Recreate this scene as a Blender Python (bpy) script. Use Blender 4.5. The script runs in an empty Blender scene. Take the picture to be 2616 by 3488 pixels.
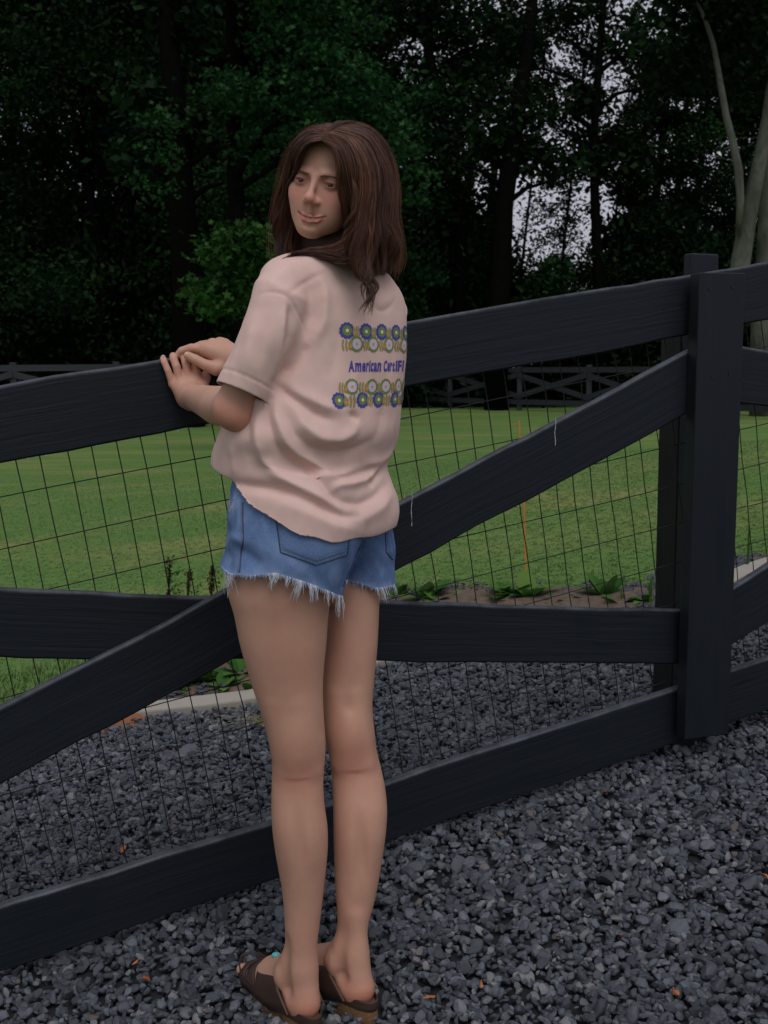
import bpy, bmesh, math, random
import numpy as np
from mathutils import Vector, Matrix
from mathutils.bvhtree import BVHTree

scene = bpy.context.scene
COL = scene.collection

# ------------------------------------------------------------------ camera
FPX, PITCH, ROLL, CAMZ = 3796.6, 0.1303, -0.0077, 1.30
_c, _s, _cp, _sp = math.cos(ROLL), math.sin(ROLL), math.cos(PITCH), math.sin(PITCH)

def ray(px, py):
    x = (px - 1308) / FPX; u = (1744 - py) / FPX
    x, u = _c * x - _s * u, _s * x + _c * u
    return np.array([x, _cp + u * _sp, -_sp + u * _cp])

def P(px, py, Y):                       # point seen at photo pixel (px, py) standing at world depth Y
    r = ray(px, py)
    return np.array([0, 0, CAMZ]) + r * (Y / r[1])

cam_d = bpy.data.cameras.new('camera'); cam = bpy.data.objects.new('camera', cam_d); COL.objects.link(cam)
right = Vector((_c, _s * _sp, _s * _cp)); up = Vector((-_s, _c * _sp, _c * _cp)); fwd = Vector((0, _cp, -_sp))
m = Matrix((right, up, -fwd)).transposed().to_4x4(); m.translation = Vector((0, 0, CAMZ)); cam.matrix_world = m
cam_d.sensor_fit = 'VERTICAL'; cam_d.sensor_height = 36; cam_d.lens = FPX / 3488 * 36
cam_d.clip_start = 0.05; cam_d.clip_end = 600
cam_d.dof.use_dof = True; cam_d.dof.focus_distance = 2.05; cam_d.dof.aperture_fstop = 13
scene.camera = cam

# ------------------------------------------------------------------ world, sun, exposure
SUN_EL, SUN_AZ = math.radians(58), math.radians(12)      # azimuth: sun stands behind the camera, to its right
world = bpy.data.worlds.new('World'); scene.world = world; world.use_nodes = True
nt = world.node_tree; nt.nodes.clear()
sky = nt.nodes.new('ShaderNodeTexSky'); sky.sky_type = 'NISHITA'; sky.sun_disc = False
sky.sun_elevation = SUN_EL; sky.sun_rotation = math.pi - SUN_AZ
sky.air_density = 1.0; sky.dust_density = 3.0; sky.ozone_density = 1.5
hs = nt.nodes.new('ShaderNodeHueSaturation'); hs.inputs['Saturation'].default_value = 0.30
tint = nt.nodes.new('ShaderNodeMix'); tint.data_type = 'RGBA'; tint.blend_type = 'MULTIPLY'; tint.inputs[0].default_value = 1
tint.inputs[7].default_value = (0.95, 0.95, 1.08, 1)
bg = nt.nodes.new('ShaderNodeBackground'); bg.inputs['Strength'].default_value = 0.10
wo = nt.nodes.new('ShaderNodeOutputWorld')
nt.links.new(sky.outputs[0], hs.inputs['Color']); nt.links.new(hs.outputs[0], tint.inputs[6])
cloud = nt.nodes.new('ShaderNodeMix'); cloud.data_type = 'RGBA'; cloud.inputs[0].default_value = 0.7     # even overcast layer
cloud.inputs[7].default_value = (6.5, 6.5, 7.3, 1); nt.links.new(tint.outputs[2], cloud.inputs[6])
nt.links.new(cloud.outputs[2], bg.inputs['Color']); nt.links.new(bg.outputs[0], wo.inputs['Surface'])

sun_d = bpy.data.lights.new('sun', 'SUN'); sun = bpy.data.objects.new('sun', sun_d); COL.objects.link(sun)
sun_d.energy = 1.3; sun_d.angle = math.radians(36); sun_d.color = (1.0, 0.985, 0.98)
sdir = Vector((math.sin(SUN_AZ) * math.cos(SUN_EL), -math.cos(SUN_AZ) * math.cos(SUN_EL), math.sin(SUN_EL)))
sun.rotation_euler = sdir.to_track_quat('Z', 'Y').to_euler()
sun.location = (3, -5, 12)
scene.view_settings.view_transform = 'Standard'; scene.view_settings.look = 'None'
scene.view_settings.gamma = 1; scene.view_settings.use_curve_mapping = False
scene.view_settings.exposure = -0.36
scene.cycles.use_denoising = True
scene.cycles.max_bounces = 6
scene.cycles.transparent_max_bounces = 8
scene.cycles_curves.shape = 'RIBBONS' if hasattr(scene, 'cycles_curves') else None

# ------------------------------------------------------------------ helpers
def hash01(a):
    a = np.sin(np.asarray(a, dtype=np.float64) * 127.1 + 311.7) * 43758.5453
    return a - np.floor(a)

def noise2(x, y):                       # smooth value noise in [-1, 1]
    xi, yi = np.floor(x), np.floor(y); fx, fy = x - xi, y - yi
    fx = fx * fx * (3 - 2 * fx); fy = fy * fy * (3 - 2 * fy)
    h = lambda a, b: hash01(a * 1.37 + b * 57.31)
    v = (h(xi, yi) * (1 - fx) + h(xi + 1, yi) * fx) * (1 - fy) + (h(xi, yi + 1) * (1 - fx) + h(xi + 1, yi + 1) * fx) * fy
    return v * 2 - 1

def link(o, parent=None):
    COL.objects.link(o)
    if parent is not None: o.parent = parent
    return o

def tag(o, label=None, cat=None, group=None, kind=None):
    if label: o['label'] = label
    if cat: o['category'] = cat
    if group: o['group'] = group
    if kind: o['kind'] = kind
    return o

def empty(name, loc=(0, 0, 0), rz=0):
    o = bpy.data.objects.new(name, None); o.empty_display_size = 0.1
    o.location = loc; o.rotation_euler = (0, 0, rz); COL.objects.link(o)
    return o

def mesh_np(name, verts, faces, smooth=True):
    """mesh from arrays; faces: (n,3) / (n,4) array or list of tuples"""
    me = bpy.data.meshes.new(name)
    verts = np.asarray(verts, dtype=np.float32).reshape(-1, 3)
    if isinstance(faces, np.ndarray):
        k = faces.shape[1]; n = len(faces)
        me.vertices.add(len(verts)); me.vertices.foreach_set('co', verts.ravel())
        me.loops.add(n * k); me.loops.foreach_set('vertex_index', faces.astype(np.int32).ravel())
        me.polygons.add(n); me.polygons.foreach_set('loop_start', np.arange(0, n * k, k, dtype=np.int32))
        me.update(calc_edges=True)
    else:
        me.from_pydata([tuple(map(float, v)) for v in verts], [], faces)
    if smooth and len(me.polygons):
        me.polygons.foreach_set('use_smooth', np.ones(len(me.polygons), dtype=bool))
    me.update()
    return me

def mobj(name, verts, faces, mat, parent=None, smooth=False, loc=None):
    """mesh object; vertices are in world space unless loc is given, parent's location is subtracted"""
    me = mesh_np(name, verts, faces, smooth)
    me.materials.append(mat)
    o = bpy.data.objects.new(name, me); link(o, parent)
    if parent is not None and loc is None:
        o.location = -Vector(parent.location)
    elif loc is not None: o.location = loc
    return o

def set_attr(me, name, vals, typ='FLOAT', dom='POINT'):
    a = me.attributes.new(name, typ, dom)
    if typ == 'FLOAT': a.data.foreach_set('value', np.asarray(vals, dtype=np.float32).ravel())
    elif typ == 'FLOAT_COLOR': a.data.foreach_set('color', np.asarray(vals, dtype=np.float32).ravel())
    elif typ == 'INT': a.data.foreach_set('value', np.asarray(vals, dtype=np.int32).ravel())
    elif typ == 'FLOAT_VECTOR': a.data.foreach_set('vector', np.asarray(vals, dtype=np.float32).ravel())

class MB:
    """collects simple shapes into one mesh"""
    def __init__(s): s.v = []; s.f = []
    def add(s, verts, faces):
        b = len(s.v); s.v.extend([tuple(map(float, q)) for q in verts]); s.f.extend([tuple(i + b for i in f) for f in faces])
    def prism(s, quad_a, quad_b):        # two matching polygons joined
        n = len(quad_a)
        f = [tuple(range(n))[::-1], tuple(range(n, 2 * n))] + [(i, (i + 1) % n, n + (i + 1) % n, n + i) for i in range(n)]
        s.add(list(quad_a) + list(quad_b), f)
    def tube(s, pts, rad, seg=6, cap=True, flat=1.0):
        pts = [np.array(p, dtype=float) for p in pts]; n = len(pts)
        rad = [rad] * n if np.isscalar(rad) else list(rad)
        ref = None; rings = []
        for i, p in enumerate(pts):
            t = pts[min(i + 1, n - 1)] - pts[max(i - 1, 0)]; t = t / (np.linalg.norm(t) + 1e-12)
            if ref is None: ref = np.array([0, 0, 1.0]) if abs(t[2]) < .9 else np.array([1.0, 0, 0])
            a = np.cross(t, ref); a /= np.linalg.norm(a) + 1e-12; b = np.cross(a, t); ref = b
            rings.append([p + rad[i] * (math.cos(2 * math.pi * k / seg) * a + flat * math.sin(2 * math.pi * k / seg) * b) for k in range(seg)])
        v = [q for r in rings for q in r]; f = []
        for i in range(n - 1):
            for k in range(seg):
                k2 = (k + 1) % seg
                f.append((i * seg + k, i * seg + k2, (i + 1) * seg + k2, (i + 1) * seg + k))
        if cap: f.append(tuple(range(seg))[::-1]); f.append(tuple((n - 1) * seg + k for k in range(seg)))
        s.add(v, f)
    def build(s, name, mat, parent=None, smooth=False, loc=None):
        return mobj(name, np.array(s.v), s.f, mat, parent, smooth, loc)

# ------------------------------------------------------------------ materials
def new_mat(name):
    m = bpy.data.materials.new(name); m.use_nodes = True
    n = m.node_tree; b = n.nodes['Principled BSDF']
    return m, n, b
def N(n, t, **kw):
    x = n.nodes.new(t)
    for k, v in kw.items(): setattr(x, k, v)
    return x
def mix_rgb(n, fac, a, b, blend='MIX'):
    x = N(n, 'ShaderNodeMix', data_type='RGBA', blend_type=blend)
    for i, v in ((0, fac), (6, a), (7, b)):
        if hasattr(v, 'links') or hasattr(v, 'is_output'): n.links.new(v, x.inputs[i])
        elif i == 0: x.inputs[0].default_value = v
        else: x.inputs[i].default_value = (*v, 1) if len(v) == 3 else v
    return x.outputs[2]
def noise_tex(n, scale, detail=4, rough=.55, vec=None, dist=0):
    x = N(n, 'ShaderNodeTexNoise'); x.inputs['Scale'].default_value = scale
    x.inputs['Detail'].default_value = detail; x.inputs['Roughness'].default_value = rough; x.inputs['Distortion'].default_value = dist
    if vec is not None: n.links.new(vec, x.inputs['Vector'])
    return x.outputs['Fac']
def ramp(n, fac, stops):
    r = N(n, 'ShaderNodeValToRGB'); cr = r.color_ramp
    while len(cr.elements) < len(stops): cr.elements.new(0.5)
    for e, (p, c) in zip(cr.elements, stops): e.position = p; e.color = (c, c, c, 1) if np.isscalar(c) else (*c, 1)
    n.links.new(fac, r.inputs[0]); return r.outputs[0]
def bump(n, b, height, strength=.3, dist=.01):
    x = N(n, 'ShaderNodeBump'); x.inputs['Strength'].default_value = strength; x.inputs['Distance'].default_value = dist
    n.links.new(height, x.inputs['Height']); n.links.new(x.outputs[0], b.inputs['Normal'])
def coord(n, kind='Object', scale=None, rot=None):
    c = N(n, 'ShaderNodeTexCoord').outputs[kind]
    if scale or rot:
        mp = N(n, 'ShaderNodeMapping'); n.links.new(c, mp.inputs[0])
        if scale: mp.inputs['Scale'].default_value = scale
        if rot: mp.inputs['Rotation'].default_value = rot
        c = mp.outputs[0]
    return c
def simple_mat(name, col, rough=.7, var=.25, scale=20, bmp=0.0, spec=.5, metallic=0):
    m, n, b = new_mat(name)
    f = noise_tex(n, scale, 5, .6, coord(n))
    c = mix_rgb(n, f, tuple(x * (1 - var) for x in col), tuple(min(1, x * (1 + var)) for x in col))
    n.links.new(c, b.inputs['Base Color']); b.inputs['Roughness'].default_value = rough
    b.inputs['Specular IOR Level'].default_value = spec; b.inputs['Metallic'].default_value = metallic
    if bmp: bump(n, b, f, bmp, .003)
    return m

M = {}
def wood_mat(name, base, gz):
    m, n, b = new_mat(name)
    uv = N(n, 'ShaderNodeUVMap').outputs[0]
    mp = N(n, 'ShaderNodeMapping'); n.links.new(uv, mp.inputs[0]); mp.inputs['Scale'].default_value = (2.2, 60, 1)
    g = noise_tex(n, 1.0, 7, .62, mp.outputs[0], .6)
    mp2 = N(n, 'ShaderNodeMapping'); n.links.new(uv, mp2.inputs[0]); mp2.inputs['Scale'].default_value = (3, 14, 1)
    g2 = noise_tex(n, 1.0, 3, .5, mp2.outputs[0], 1.0)
    c1 = mix_rgb(n, g, tuple(x * .72 for x in base), tuple(x * 1.3 for x in base))
    c = mix_rgb(n, g2, c1, tuple(x * .95 for x in base))
    fine = noise_tex(n, 260, 3, .6, uv)
    spk = ramp(n, fine, [(0.70, 0.0), (0.78, 1.0)])
    c = mix_rgb(n, spk, c, tuple(x * 1.8 + .008 for x in base))
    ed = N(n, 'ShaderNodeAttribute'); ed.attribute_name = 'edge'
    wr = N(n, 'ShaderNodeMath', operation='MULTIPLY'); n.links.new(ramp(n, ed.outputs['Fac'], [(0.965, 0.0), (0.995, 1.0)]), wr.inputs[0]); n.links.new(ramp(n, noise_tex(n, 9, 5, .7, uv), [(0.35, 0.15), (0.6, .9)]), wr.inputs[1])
    c = mix_rgb(n, wr.outputs[0], c, (0.085, 0.095, 0.11))  # sky light on the top edges, painted in as a paler colour
    kn = N(n, 'ShaderNodeTexVoronoi'); kn.inputs['Scale'].default_value = 1.0; km = N(n, 'ShaderNodeMapping'); km.inputs['Scale'].default_value = (1.7, 9, 1); n.links.new(uv, km.inputs[0]); n.links.new(km.outputs[0], kn.inputs['Vector'])
    c = mix_rgb(n, ramp(n, kn.outputs['Distance'], [(0.0, .7), (0.09, 0.0)]), c, tuple(x * .35 for x in base))
    sc_ = noise_tex(n, 1.0, 3, .5, coord(n, 'Object', (2.5, 2.5, 40)), .5)
    c = mix_rgb(n, ramp(n, sc_, [(0.74, 0.0), (0.78, .18)]), c, (0.07, 0.078, 0.09))
    n.links.new(c, b.inputs['Base Color'])
    r = ramp(n, g2, [(0.3, 0.34), (0.7, 0.58)]); n.links.new(r, b.inputs['Roughness'])
    b.inputs['Specular IOR Level'].default_value = .2
    bump(n, b, g, gz, .004)
    return m
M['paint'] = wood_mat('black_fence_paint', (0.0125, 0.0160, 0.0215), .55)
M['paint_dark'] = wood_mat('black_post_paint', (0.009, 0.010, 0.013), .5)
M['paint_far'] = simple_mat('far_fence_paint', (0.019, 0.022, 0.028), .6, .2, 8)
M['wire'] = simple_mat('black_wire', (0.006, 0.0065, 0.008), .8, .2, 50)
M['drop'], _n, _b = new_mat('water_drop'); _b.inputs['Base Color'].default_value = (.9, .95, 1, 1); _b.inputs['Roughness'].default_value = .02
_b.inputs['Transmission Weight'].default_value = .75; _b.inputs['IOR'].default_value = 1.33
M['white_paint'] = simple_mat('pale_dried_streak', (0.42, 0.44, 0.47), .8, .3, 300)
M['nail'] = simple_mat('dark_nail', (0.006, 0.006, 0.007), .5, .1, 30)
M['concrete'] = simple_mat('concrete', (0.36, 0.33, 0.275), .85, .10, 30, .25)
M['clay'] = simple_mat('red_clay', (0.26, 0.095, 0.04), .95, .35, 25, .5)

# lawn: mown grass with pale worn bands
m, n, b = new_mat('lawn_grass')
g = N(n, 'ShaderNodeNewGeometry').outputs['Position']
mp = N(n, 'ShaderNodeMapping'); n.links.new(g, mp.inputs[0]); mp.inputs['Scale'].default_value = (.35, 1.1, 1); mp.inputs['Rotation'].default_value = (0, 0, .1)
big = noise_tex(n, 1.3, 5, .6, mp.outputs[0], .5)
mp3 = N(n, 'ShaderNodeMapping'); n.links.new(g, mp3.inputs[0]); mp3.inputs['Scale'].default_value = (.18, .55, 1); mp3.inputs['Rotation'].default_value = (0, 0, -.06)
band = noise_tex(n, 1.6, 3, .5, mp3.outputs[0], .3)
fine = noise_tex(n, 60, 6, .7, g)
c = mix_rgb(n, ramp(n, fine, [(0.3, 0.0), (0.7, 1.0)]), (0.080, 0.165, 0.038), (0.145, 0.245, 0.068))
c = mix_rgb(n, ramp(n, big, [(0.52, 0.0), (0.74, .6)]), c, (0.34, 0.27, 0.11))
c = mix_rgb(n, ramp(n, band, [(0.52, 0.0), (0.68, .38)]), c, (0.30, 0.28, 0.10))
n.links.new(c, b.inputs['Base Color']); b.inputs['Roughness'].default_value = .9; b.inputs['Specular IOR Level'].default_value = .1
bump(n, b, fine, .5, .02)
M['lawn'] = m
def blade_mat(name, c1, c2, rough=.6):
    m, n, b = new_mat(name)
    rnd = N(n, 'ShaderNodeObjectInfo').outputs['Random']
    at = N(n, 'ShaderNodeAttribute'); at.attribute_name = 'shade'
    f = N(n, 'ShaderNodeMath', operation='ADD'); n.links.new(rnd, f.inputs[0]); n.links.new(at.outputs['Fac'], f.inputs[1])
    fr = N(n, 'ShaderNodeMath', operation='FRACT'); n.links.new(f.outputs[0], fr.inputs[0])
    c = mix_rgb(n, fr.outputs[0], c1, c2); n.links.new(c, b.inputs['Base Color'])
    b.inputs['Roughness'].default_value = rough; b.inputs['Specular IOR Level'].default_value = .25
    return m
M['blade'] = blade_mat('grass_blade', (0.095, 0.185, 0.042), (0.165, 0.265, 0.078))
M['mulch'] = simple_mat('dark_mulch', (0.12, 0.085, 0.06), .95, .75, 30, .9)
M['gravel_bed'] = simple_mat('gravel_bed', (0.016, 0.017, 0.020), .95, .4, 60, .6)

# grey stones, each its own tone
m, n, b = new_mat('gravel_stone')
rnd = N(n, 'ShaderNodeAttribute'); rnd.attribute_type = 'INSTANCER'; rnd.attribute_name = 'tone'
c = ramp(n, rnd.outputs['Fac'], [(0.0, (0.044, 0.051, 0.060)), (0.45, (0.074, 0.084, 0.098)), (0.80, (0.112, 0.126, 0.143)), (0.955, (0.165, 0.182, 0.20)), (0.982, (0.20, 0.208, 0.22)), (0.990, (0.10, 0.07, 0.05)), (1.0, (0.22, 0.22, 0.22))])
f = noise_tex(n, 140, 5, .65, coord(n))
c = mix_rgb(n, ramp(n, f, [(0.35, 0.0), (0.65, 1.0)]), mix_rgb(n, 1.0, c, (0.62, 0.62, 0.64), 'MULTIPLY'), mix_rgb(n, 1.0, c, (1.35, 1.35, 1.35), 'MULTIPLY'))
n.links.new(c, b.inputs['Base Color']); b.inputs['Roughness'].default_value = .42; b.inputs['Specular IOR Level'].default_value = .5
bump(n, b, f, .5, .003)
M['stone'] = m

def leaf_mat(name, cols, trans=.25, rough=.55):
    m, n, b = new_mat(name)
    at = N(n, 'ShaderNodeAttribute'); at.attribute_name = 'shade'
    c = ramp(n, at.outputs['Fac'], [(i / (len(cols) - 1), cc) for i, cc in enumerate(cols)])
    n.links.new(c, b.inputs['Base Color']); b.inputs['Roughness'].default_value = rough; b.inputs['Specular IOR Level'].default_value = .04
    tr = N(n, 'ShaderNodeBsdfTranslucent'); n.links.new(c, tr.inputs[0])
    mx = N(n, 'ShaderNodeMixShader'); mx.inputs[0].default_value = trans
    n.links.new(b.outputs[0], mx.inputs[1]); n.links.new(tr.outputs[0], mx.inputs[2])
    n.links.new(mx.outputs[0], n.nodes['Material Output'].inputs[0])
    return m
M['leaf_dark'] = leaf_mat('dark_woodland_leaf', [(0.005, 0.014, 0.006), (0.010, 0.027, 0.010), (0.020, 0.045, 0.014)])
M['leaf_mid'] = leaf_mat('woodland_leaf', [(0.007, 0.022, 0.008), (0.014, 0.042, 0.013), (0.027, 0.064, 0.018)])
M['leaf_gum'] = leaf_mat('sweetgum_leaf', [(0.010, 0.038, 0.016), (0.020, 0.068, 0.024), (0.040, 0.110, 0.034)])
M['leaf_bright'] = leaf_mat('young_leaf', [(0.017, 0.056, 0.014), (0.032, 0.092, 0.020), (0.056, 0.135, 0.030)])
M['leaf_bed'] = leaf_mat('weed_leaf', [(0.03, 0.10, 0.02), (0.07, 0.18, 0.035), (0.14, 0.24, 0.05)])
M['dead'] = leaf_mat('dead_flower_stalk', [(0.03, 0.018, 0.010), (0.07, 0.045, 0.022), (0.10, 0.07, 0.03)], .1)
M['autumn'] = leaf_mat('orange_fallen_leaf', [(0.42, 0.13, 0.05), (0.50, 0.20, 0.08), (0.55, 0.24, 0.12)], .2)
M['straw'] = leaf_mat('straw_grass', [(0.20, 0.18, 0.05), (0.36, 0.30, 0.12), (0.10, 0.16, 0.04)], .2)
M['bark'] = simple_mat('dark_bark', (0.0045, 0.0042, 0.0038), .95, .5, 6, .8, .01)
m, n, b = new_mat('pale_mottled_bark')
f = noise_tex(n, 2.2, 6, .65, coord(n, 'Object', (1, 1, .45)), .8)
c = ramp(n, f, [(0.30, (0.025, 0.025, 0.018)), (0.46, (0.055, 0.062, 0.042)), (0.60, (0.10, 0.105, 0.078)), (0.75, (0.055, 0.047, 0.035))])
n.links.new(c, b.inputs['Base Color']); b.inputs['Roughness'].default_value = .9; bump(n, b, f, .5, .05)
M['pale_bark'] = m
M['stake'] = simple_mat('orange_stake', (0.50, 0.24, 0.03), .6, .15, 10)

# ------------------------------------------------------------------ terrain
TH = 0.3798; CT, ST = math.cos(TH), math.sin(TH); D0 = 2.3276          # fence line: direction (CT, ST), distance D0
SL = 0.158
def sn(x, y): return x * CT + y * ST, -x * ST + y * CT
def xy(s, n): return s * CT - n * ST, s * ST + n * CT
def sstep(a, b, x):
    t = np.clip((x - a) / (b - a), 0, 1); return t * t * (3 - 2 * t)
def gz(x, y):
    x = np.asarray(x, float); y = np.asarray(y, float)
    s, n = sn(x, y)
    w = 1 - sstep(4.0, 16.0, n)
    sc = 7 * np.tanh(s / 7)
    z = SL * sc * w - np.where(n < D0, np.minimum(.10 * (D0 - n), .05 + .02 * (D0 - n)), 0)
    return z + 0.006 * noise2(x * 3, y * 3) * (n < 3.6)
def on_ground(px, py, dz=0.0):
    r = ray(px, py); t = 0.8
    while t < 80:
        p = np.array([0, 0, CAMZ]) + r * t
        if p[2] < gz(p[0], p[1]) + dz: break
        t *= 1.004
    return p
def F(s, z, off=0.0):                    # point on the fence plane (off: behind it); z is height above the camera's ground
    x, y = xy(s, D0 + off); return np.array([x, y, z])
def px_s(px, py, off=0.0):               # photo pixel -> (s, z) on the fence plane
    r = ray(px, py); nn = -r[0] * ST + r[1] * CT; t = (D0 + off) / nn
    return t * (r[0] * CT + r[1] * ST), CAMZ + t * r[2]

def grid_sheet(name, ns, nn, mat, dz=0.0, kind='structure', label=None, cat=None, wob=None):
    S, Nn = np.meshgrid(ns, nn)
    if wob is not None: Nn = Nn + wob(S, Nn)
    X, Y = xy(S, Nn); Z = gz(X, Y) + dz
    v = np.stack([X, Y, Z], -1).reshape(-1, 3); a, b_ = len(ns), len(nn)
    i = np.arange((b_ - 1) * (a - 1)); r, c_ = i // (a - 1), i % (a - 1); q = r * a + c_
    f = np.stack([q, q + 1, q + a + 1, q + a], -1)
    o = mobj(name, v, f, mat, smooth=True); tag(o, label, cat, None, kind)
    return o
def lin(a, b, n): return np.linspace(a, b, n)
NS = np.concatenate([[-400, -200, -100, -60, -40], lin(-30, -8, 30), lin(-7.5, 9, 120), lin(10, 30, 30), [40, 60, 100, 200, 400]])
NN = np.concatenate([[-60, -30, -12, -6, -3], lin(-2, 6, 110), lin(6.3, 20, 60), lin(21, 48, 30), [60, 80, 120, 200, 400]])
grid_sheet('ground', NS, NN, M['lawn'], -0.02, label='mown lawn sloping away to the woods', cat='ground')
_kf = [(250, 2478), (374, 2467), (434, 2455), (575, 2442), (720, 2430), (868, 2416), (1000, 2385), (1320, 2264), (1700, 2205), (2100, 2172), (2330, 2130), (2560, 1962), (3100, 1840)]
_kb = [(280, 2425), (400, 2412), (472, 2399), (542, 2378), (700, 2368), (868, 2357), (1000, 2332), (1320, 2214), (1700, 2165), (2100, 2136), (2330, 2094), (2560, 1926), (3100, 1808)]
_kf = np.array([sn(*on_ground(*q)[:2]) for q in _kf]); _kb = np.array([sn(*on_ground(*q, .03)[:2]) for q in _kb])
def _sm(A):
    t = np.linspace(A[0, 0], A[-1, 0], 200); y = np.interp(t, A[:, 0], A[:, 1]); k = np.ones(25) / 25
    return t, np.convolve(np.pad(y, 12, mode='edge'), k, mode='valid')
_kfs, _kbs = _sm(_kf), _sm(_kb)
def kerb_f(s): return np.interp(s, *_kfs)
def kerb_b(s): return np.maximum(np.interp(s, *_kbs), kerb_f(s) + .10)
def sheet2(name, s0, s1, na, fa, fb, nb, mat, zf, label=None):
    S, T = np.meshgrid(lin(s0, s1, na), lin(0, 1, nb)); Nn = fa(S) + T * (fb(S) - fa(S)); X, Y = xy(S, Nn); Z = gz(X, Y) + zf(X, Y, T)
    i = np.arange((nb - 1) * (na - 1)); q = (i // (na - 1)) * na + i % (na - 1)
    o = mobj(name, np.stack([X, Y, Z], -1).reshape(-1, 3), np.stack([q, q + 1, q + na + 1, q + na], -1), mat, smooth=True); tag(o, label, kind='structure'); return o
sheet2('gravel_base', -3.5, 8, 160, lambda s: -1.5 + 0 * s, kerb_f, 70, M['gravel_bed'], lambda x, y, t: -.008 + 0 * x)
_be = np.array([sn(*on_ground(*q)[:2]) for q in ((480, 2240), (860, 2170), (1100, 2060), (1340, 2003), (1500, 1998), (1650, 2008), (1800, 2012), (2000, 2002), (2240, 1990), (2400, 1950), (2560, 1905), (3000, 1800))])
bed_edge = lambda s: np.interp(s, _be[:, 0], _be[:, 1]) + .03 * np.sin(s * 9.1) + .02 * np.sin(s * 21 + 1)
BS = .55
sheet2('planting_bed', BS, 3.3, 120, kerb_b, bed_edge, 16, M['mulch'], lambda x, y, t: .006 + .022 * np.sin(t * math.pi) + .012 * noise2(x * 14, y * 14) * np.sin(t * math.pi))
k_ = empty('concrete_kerb', (0, 3.6, 0)); tag(k_, 'pale concrete edging strip between the grey gravel and the lawn bed', 'kerb')
mb = MB(); ss = lin(_kf[0, 0], 6.0, 140); ring = []
for s in ss:
    q = []
    for nn_, zz in ((float(kerb_f(s)), -.12), (float(kerb_b(s)), -.12), (float(kerb_b(s)), .032), (float(kerb_f(s)), .032)):
        x, y = xy(s, nn_); xm, ym = xy(s, float(kerb_f(s))); q.append((x, y, float(gz(xm, ym)) + zz))
    ring += q
f = [(i * 4 + k, i * 4 + (k + 1) % 4, i * 4 + 4 + (k + 1) % 4, i * 4 + 4 + k) for i in range(139) for k in range(4)] + [(3, 2, 1, 0), tuple(139 * 4 + k for k in range(4))]
mb.add(ring, f); o = mb.build('edging_strip', M['concrete'], k_); bv = o.modifiers.new('b', 'BEVEL'); bv.width = .007; bv.segments = 2; bv.limit_method = 'ANGLE'
sc0, sc1 = sn(*on_ground(250, 2480)[:2])[0], sn(*on_ground(600, 2440)[:2])[0]
sheet2('clay_bank', sc0, sc1, 50, lambda s: kerb_f(s) - .13, lambda s: kerb_f(s) + .01, 8, M['clay'], lambda x, y, t: .002 + .022 * t * t + .006 * noise2(x * 30, y * 30) - .05 * np.clip((sn(x, y)[0] - sc1 + .12) / .12, 0, 1))

# ------------------------------------------------------------------ scattered stuff through geometry nodes
def scatter(name, pts, protos, scale, rot, tone, mat, label=None, idx=None):
    pc = bpy.data.collections.new(name + '_shapes')
    for i, p in enumerate(protos):
        o = bpy.data.objects.new('shape', p); pc.objects.link(o)
    me = bpy.data.meshes.new(name); me.vertices.add(len(pts)); me.vertices.foreach_set('co', np.asarray(pts, np.float32).ravel())
    set_attr(me, 'scl', scale, 'FLOAT_VECTOR'); set_attr(me, 'rot', rot, 'FLOAT_VECTOR'); set_attr(me, 'tone', tone)
    set_attr(me, 'pick', idx if idx is not None else np.random.RandomState(4).randint(0, len(protos), len(pts)), 'INT')
    o = bpy.data.objects.new(name, me); link(o); me.materials.append(mat)
    ng = bpy.data.node_groups.new(name, 'GeometryNodeTree')
    ng.interface.new_socket('Geometry', in_out='INPUT', socket_type='NodeSocketGeometry')
    ng.interface.new_socket('Geometry', in_out='OUTPUT', socket_type='NodeSocketGeometry')
    gi = ng.nodes.new('NodeGroupInput'); go = ng.nodes.new('NodeGroupOutput')
    iop = ng.nodes.new('GeometryNodeInstanceOnPoints'); ci = ng.nodes.new('GeometryNodeCollectionInfo')
    ci.inputs['Collection'].default_value = pc; ci.inputs['Separate Children'].default_value = True; ci.inputs['Reset Children'].default_value = True
    iop.inputs['Pick Instance'].default_value = True
    def na(nm, t):
        x = ng.nodes.new('GeometryNodeInputNamedAttribute'); x.data_type = t; x.inputs['Name'].default_value = nm; return x.outputs['Attribute']
    L = ng.links.new
    m2p = ng.nodes.new('GeometryNodeMeshToPoints'); L(gi.outputs[0], m2p.inputs[0]); L(m2p.outputs[0], iop.inputs['Points'])
    L(ci.outputs[0], iop.inputs['Instance']); L(na('pick', 'INT'), iop.inputs['Instance Index'])
    e2r = ng.nodes.new('FunctionNodeEulerToRotation'); L(na('rot', 'FLOAT_VECTOR'), e2r.inputs[0]); L(e2r.outputs[0], iop.inputs['Rotation'])
    L(na('scl', 'FLOAT_VECTOR'), iop.inputs['Scale']); L(iop.outputs[0], go.inputs[0])
    md = o.modifiers.new('scatter', 'NODES'); md.node_group = ng
    tag(o, label, None, None, 'stuff')
    return o

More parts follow.
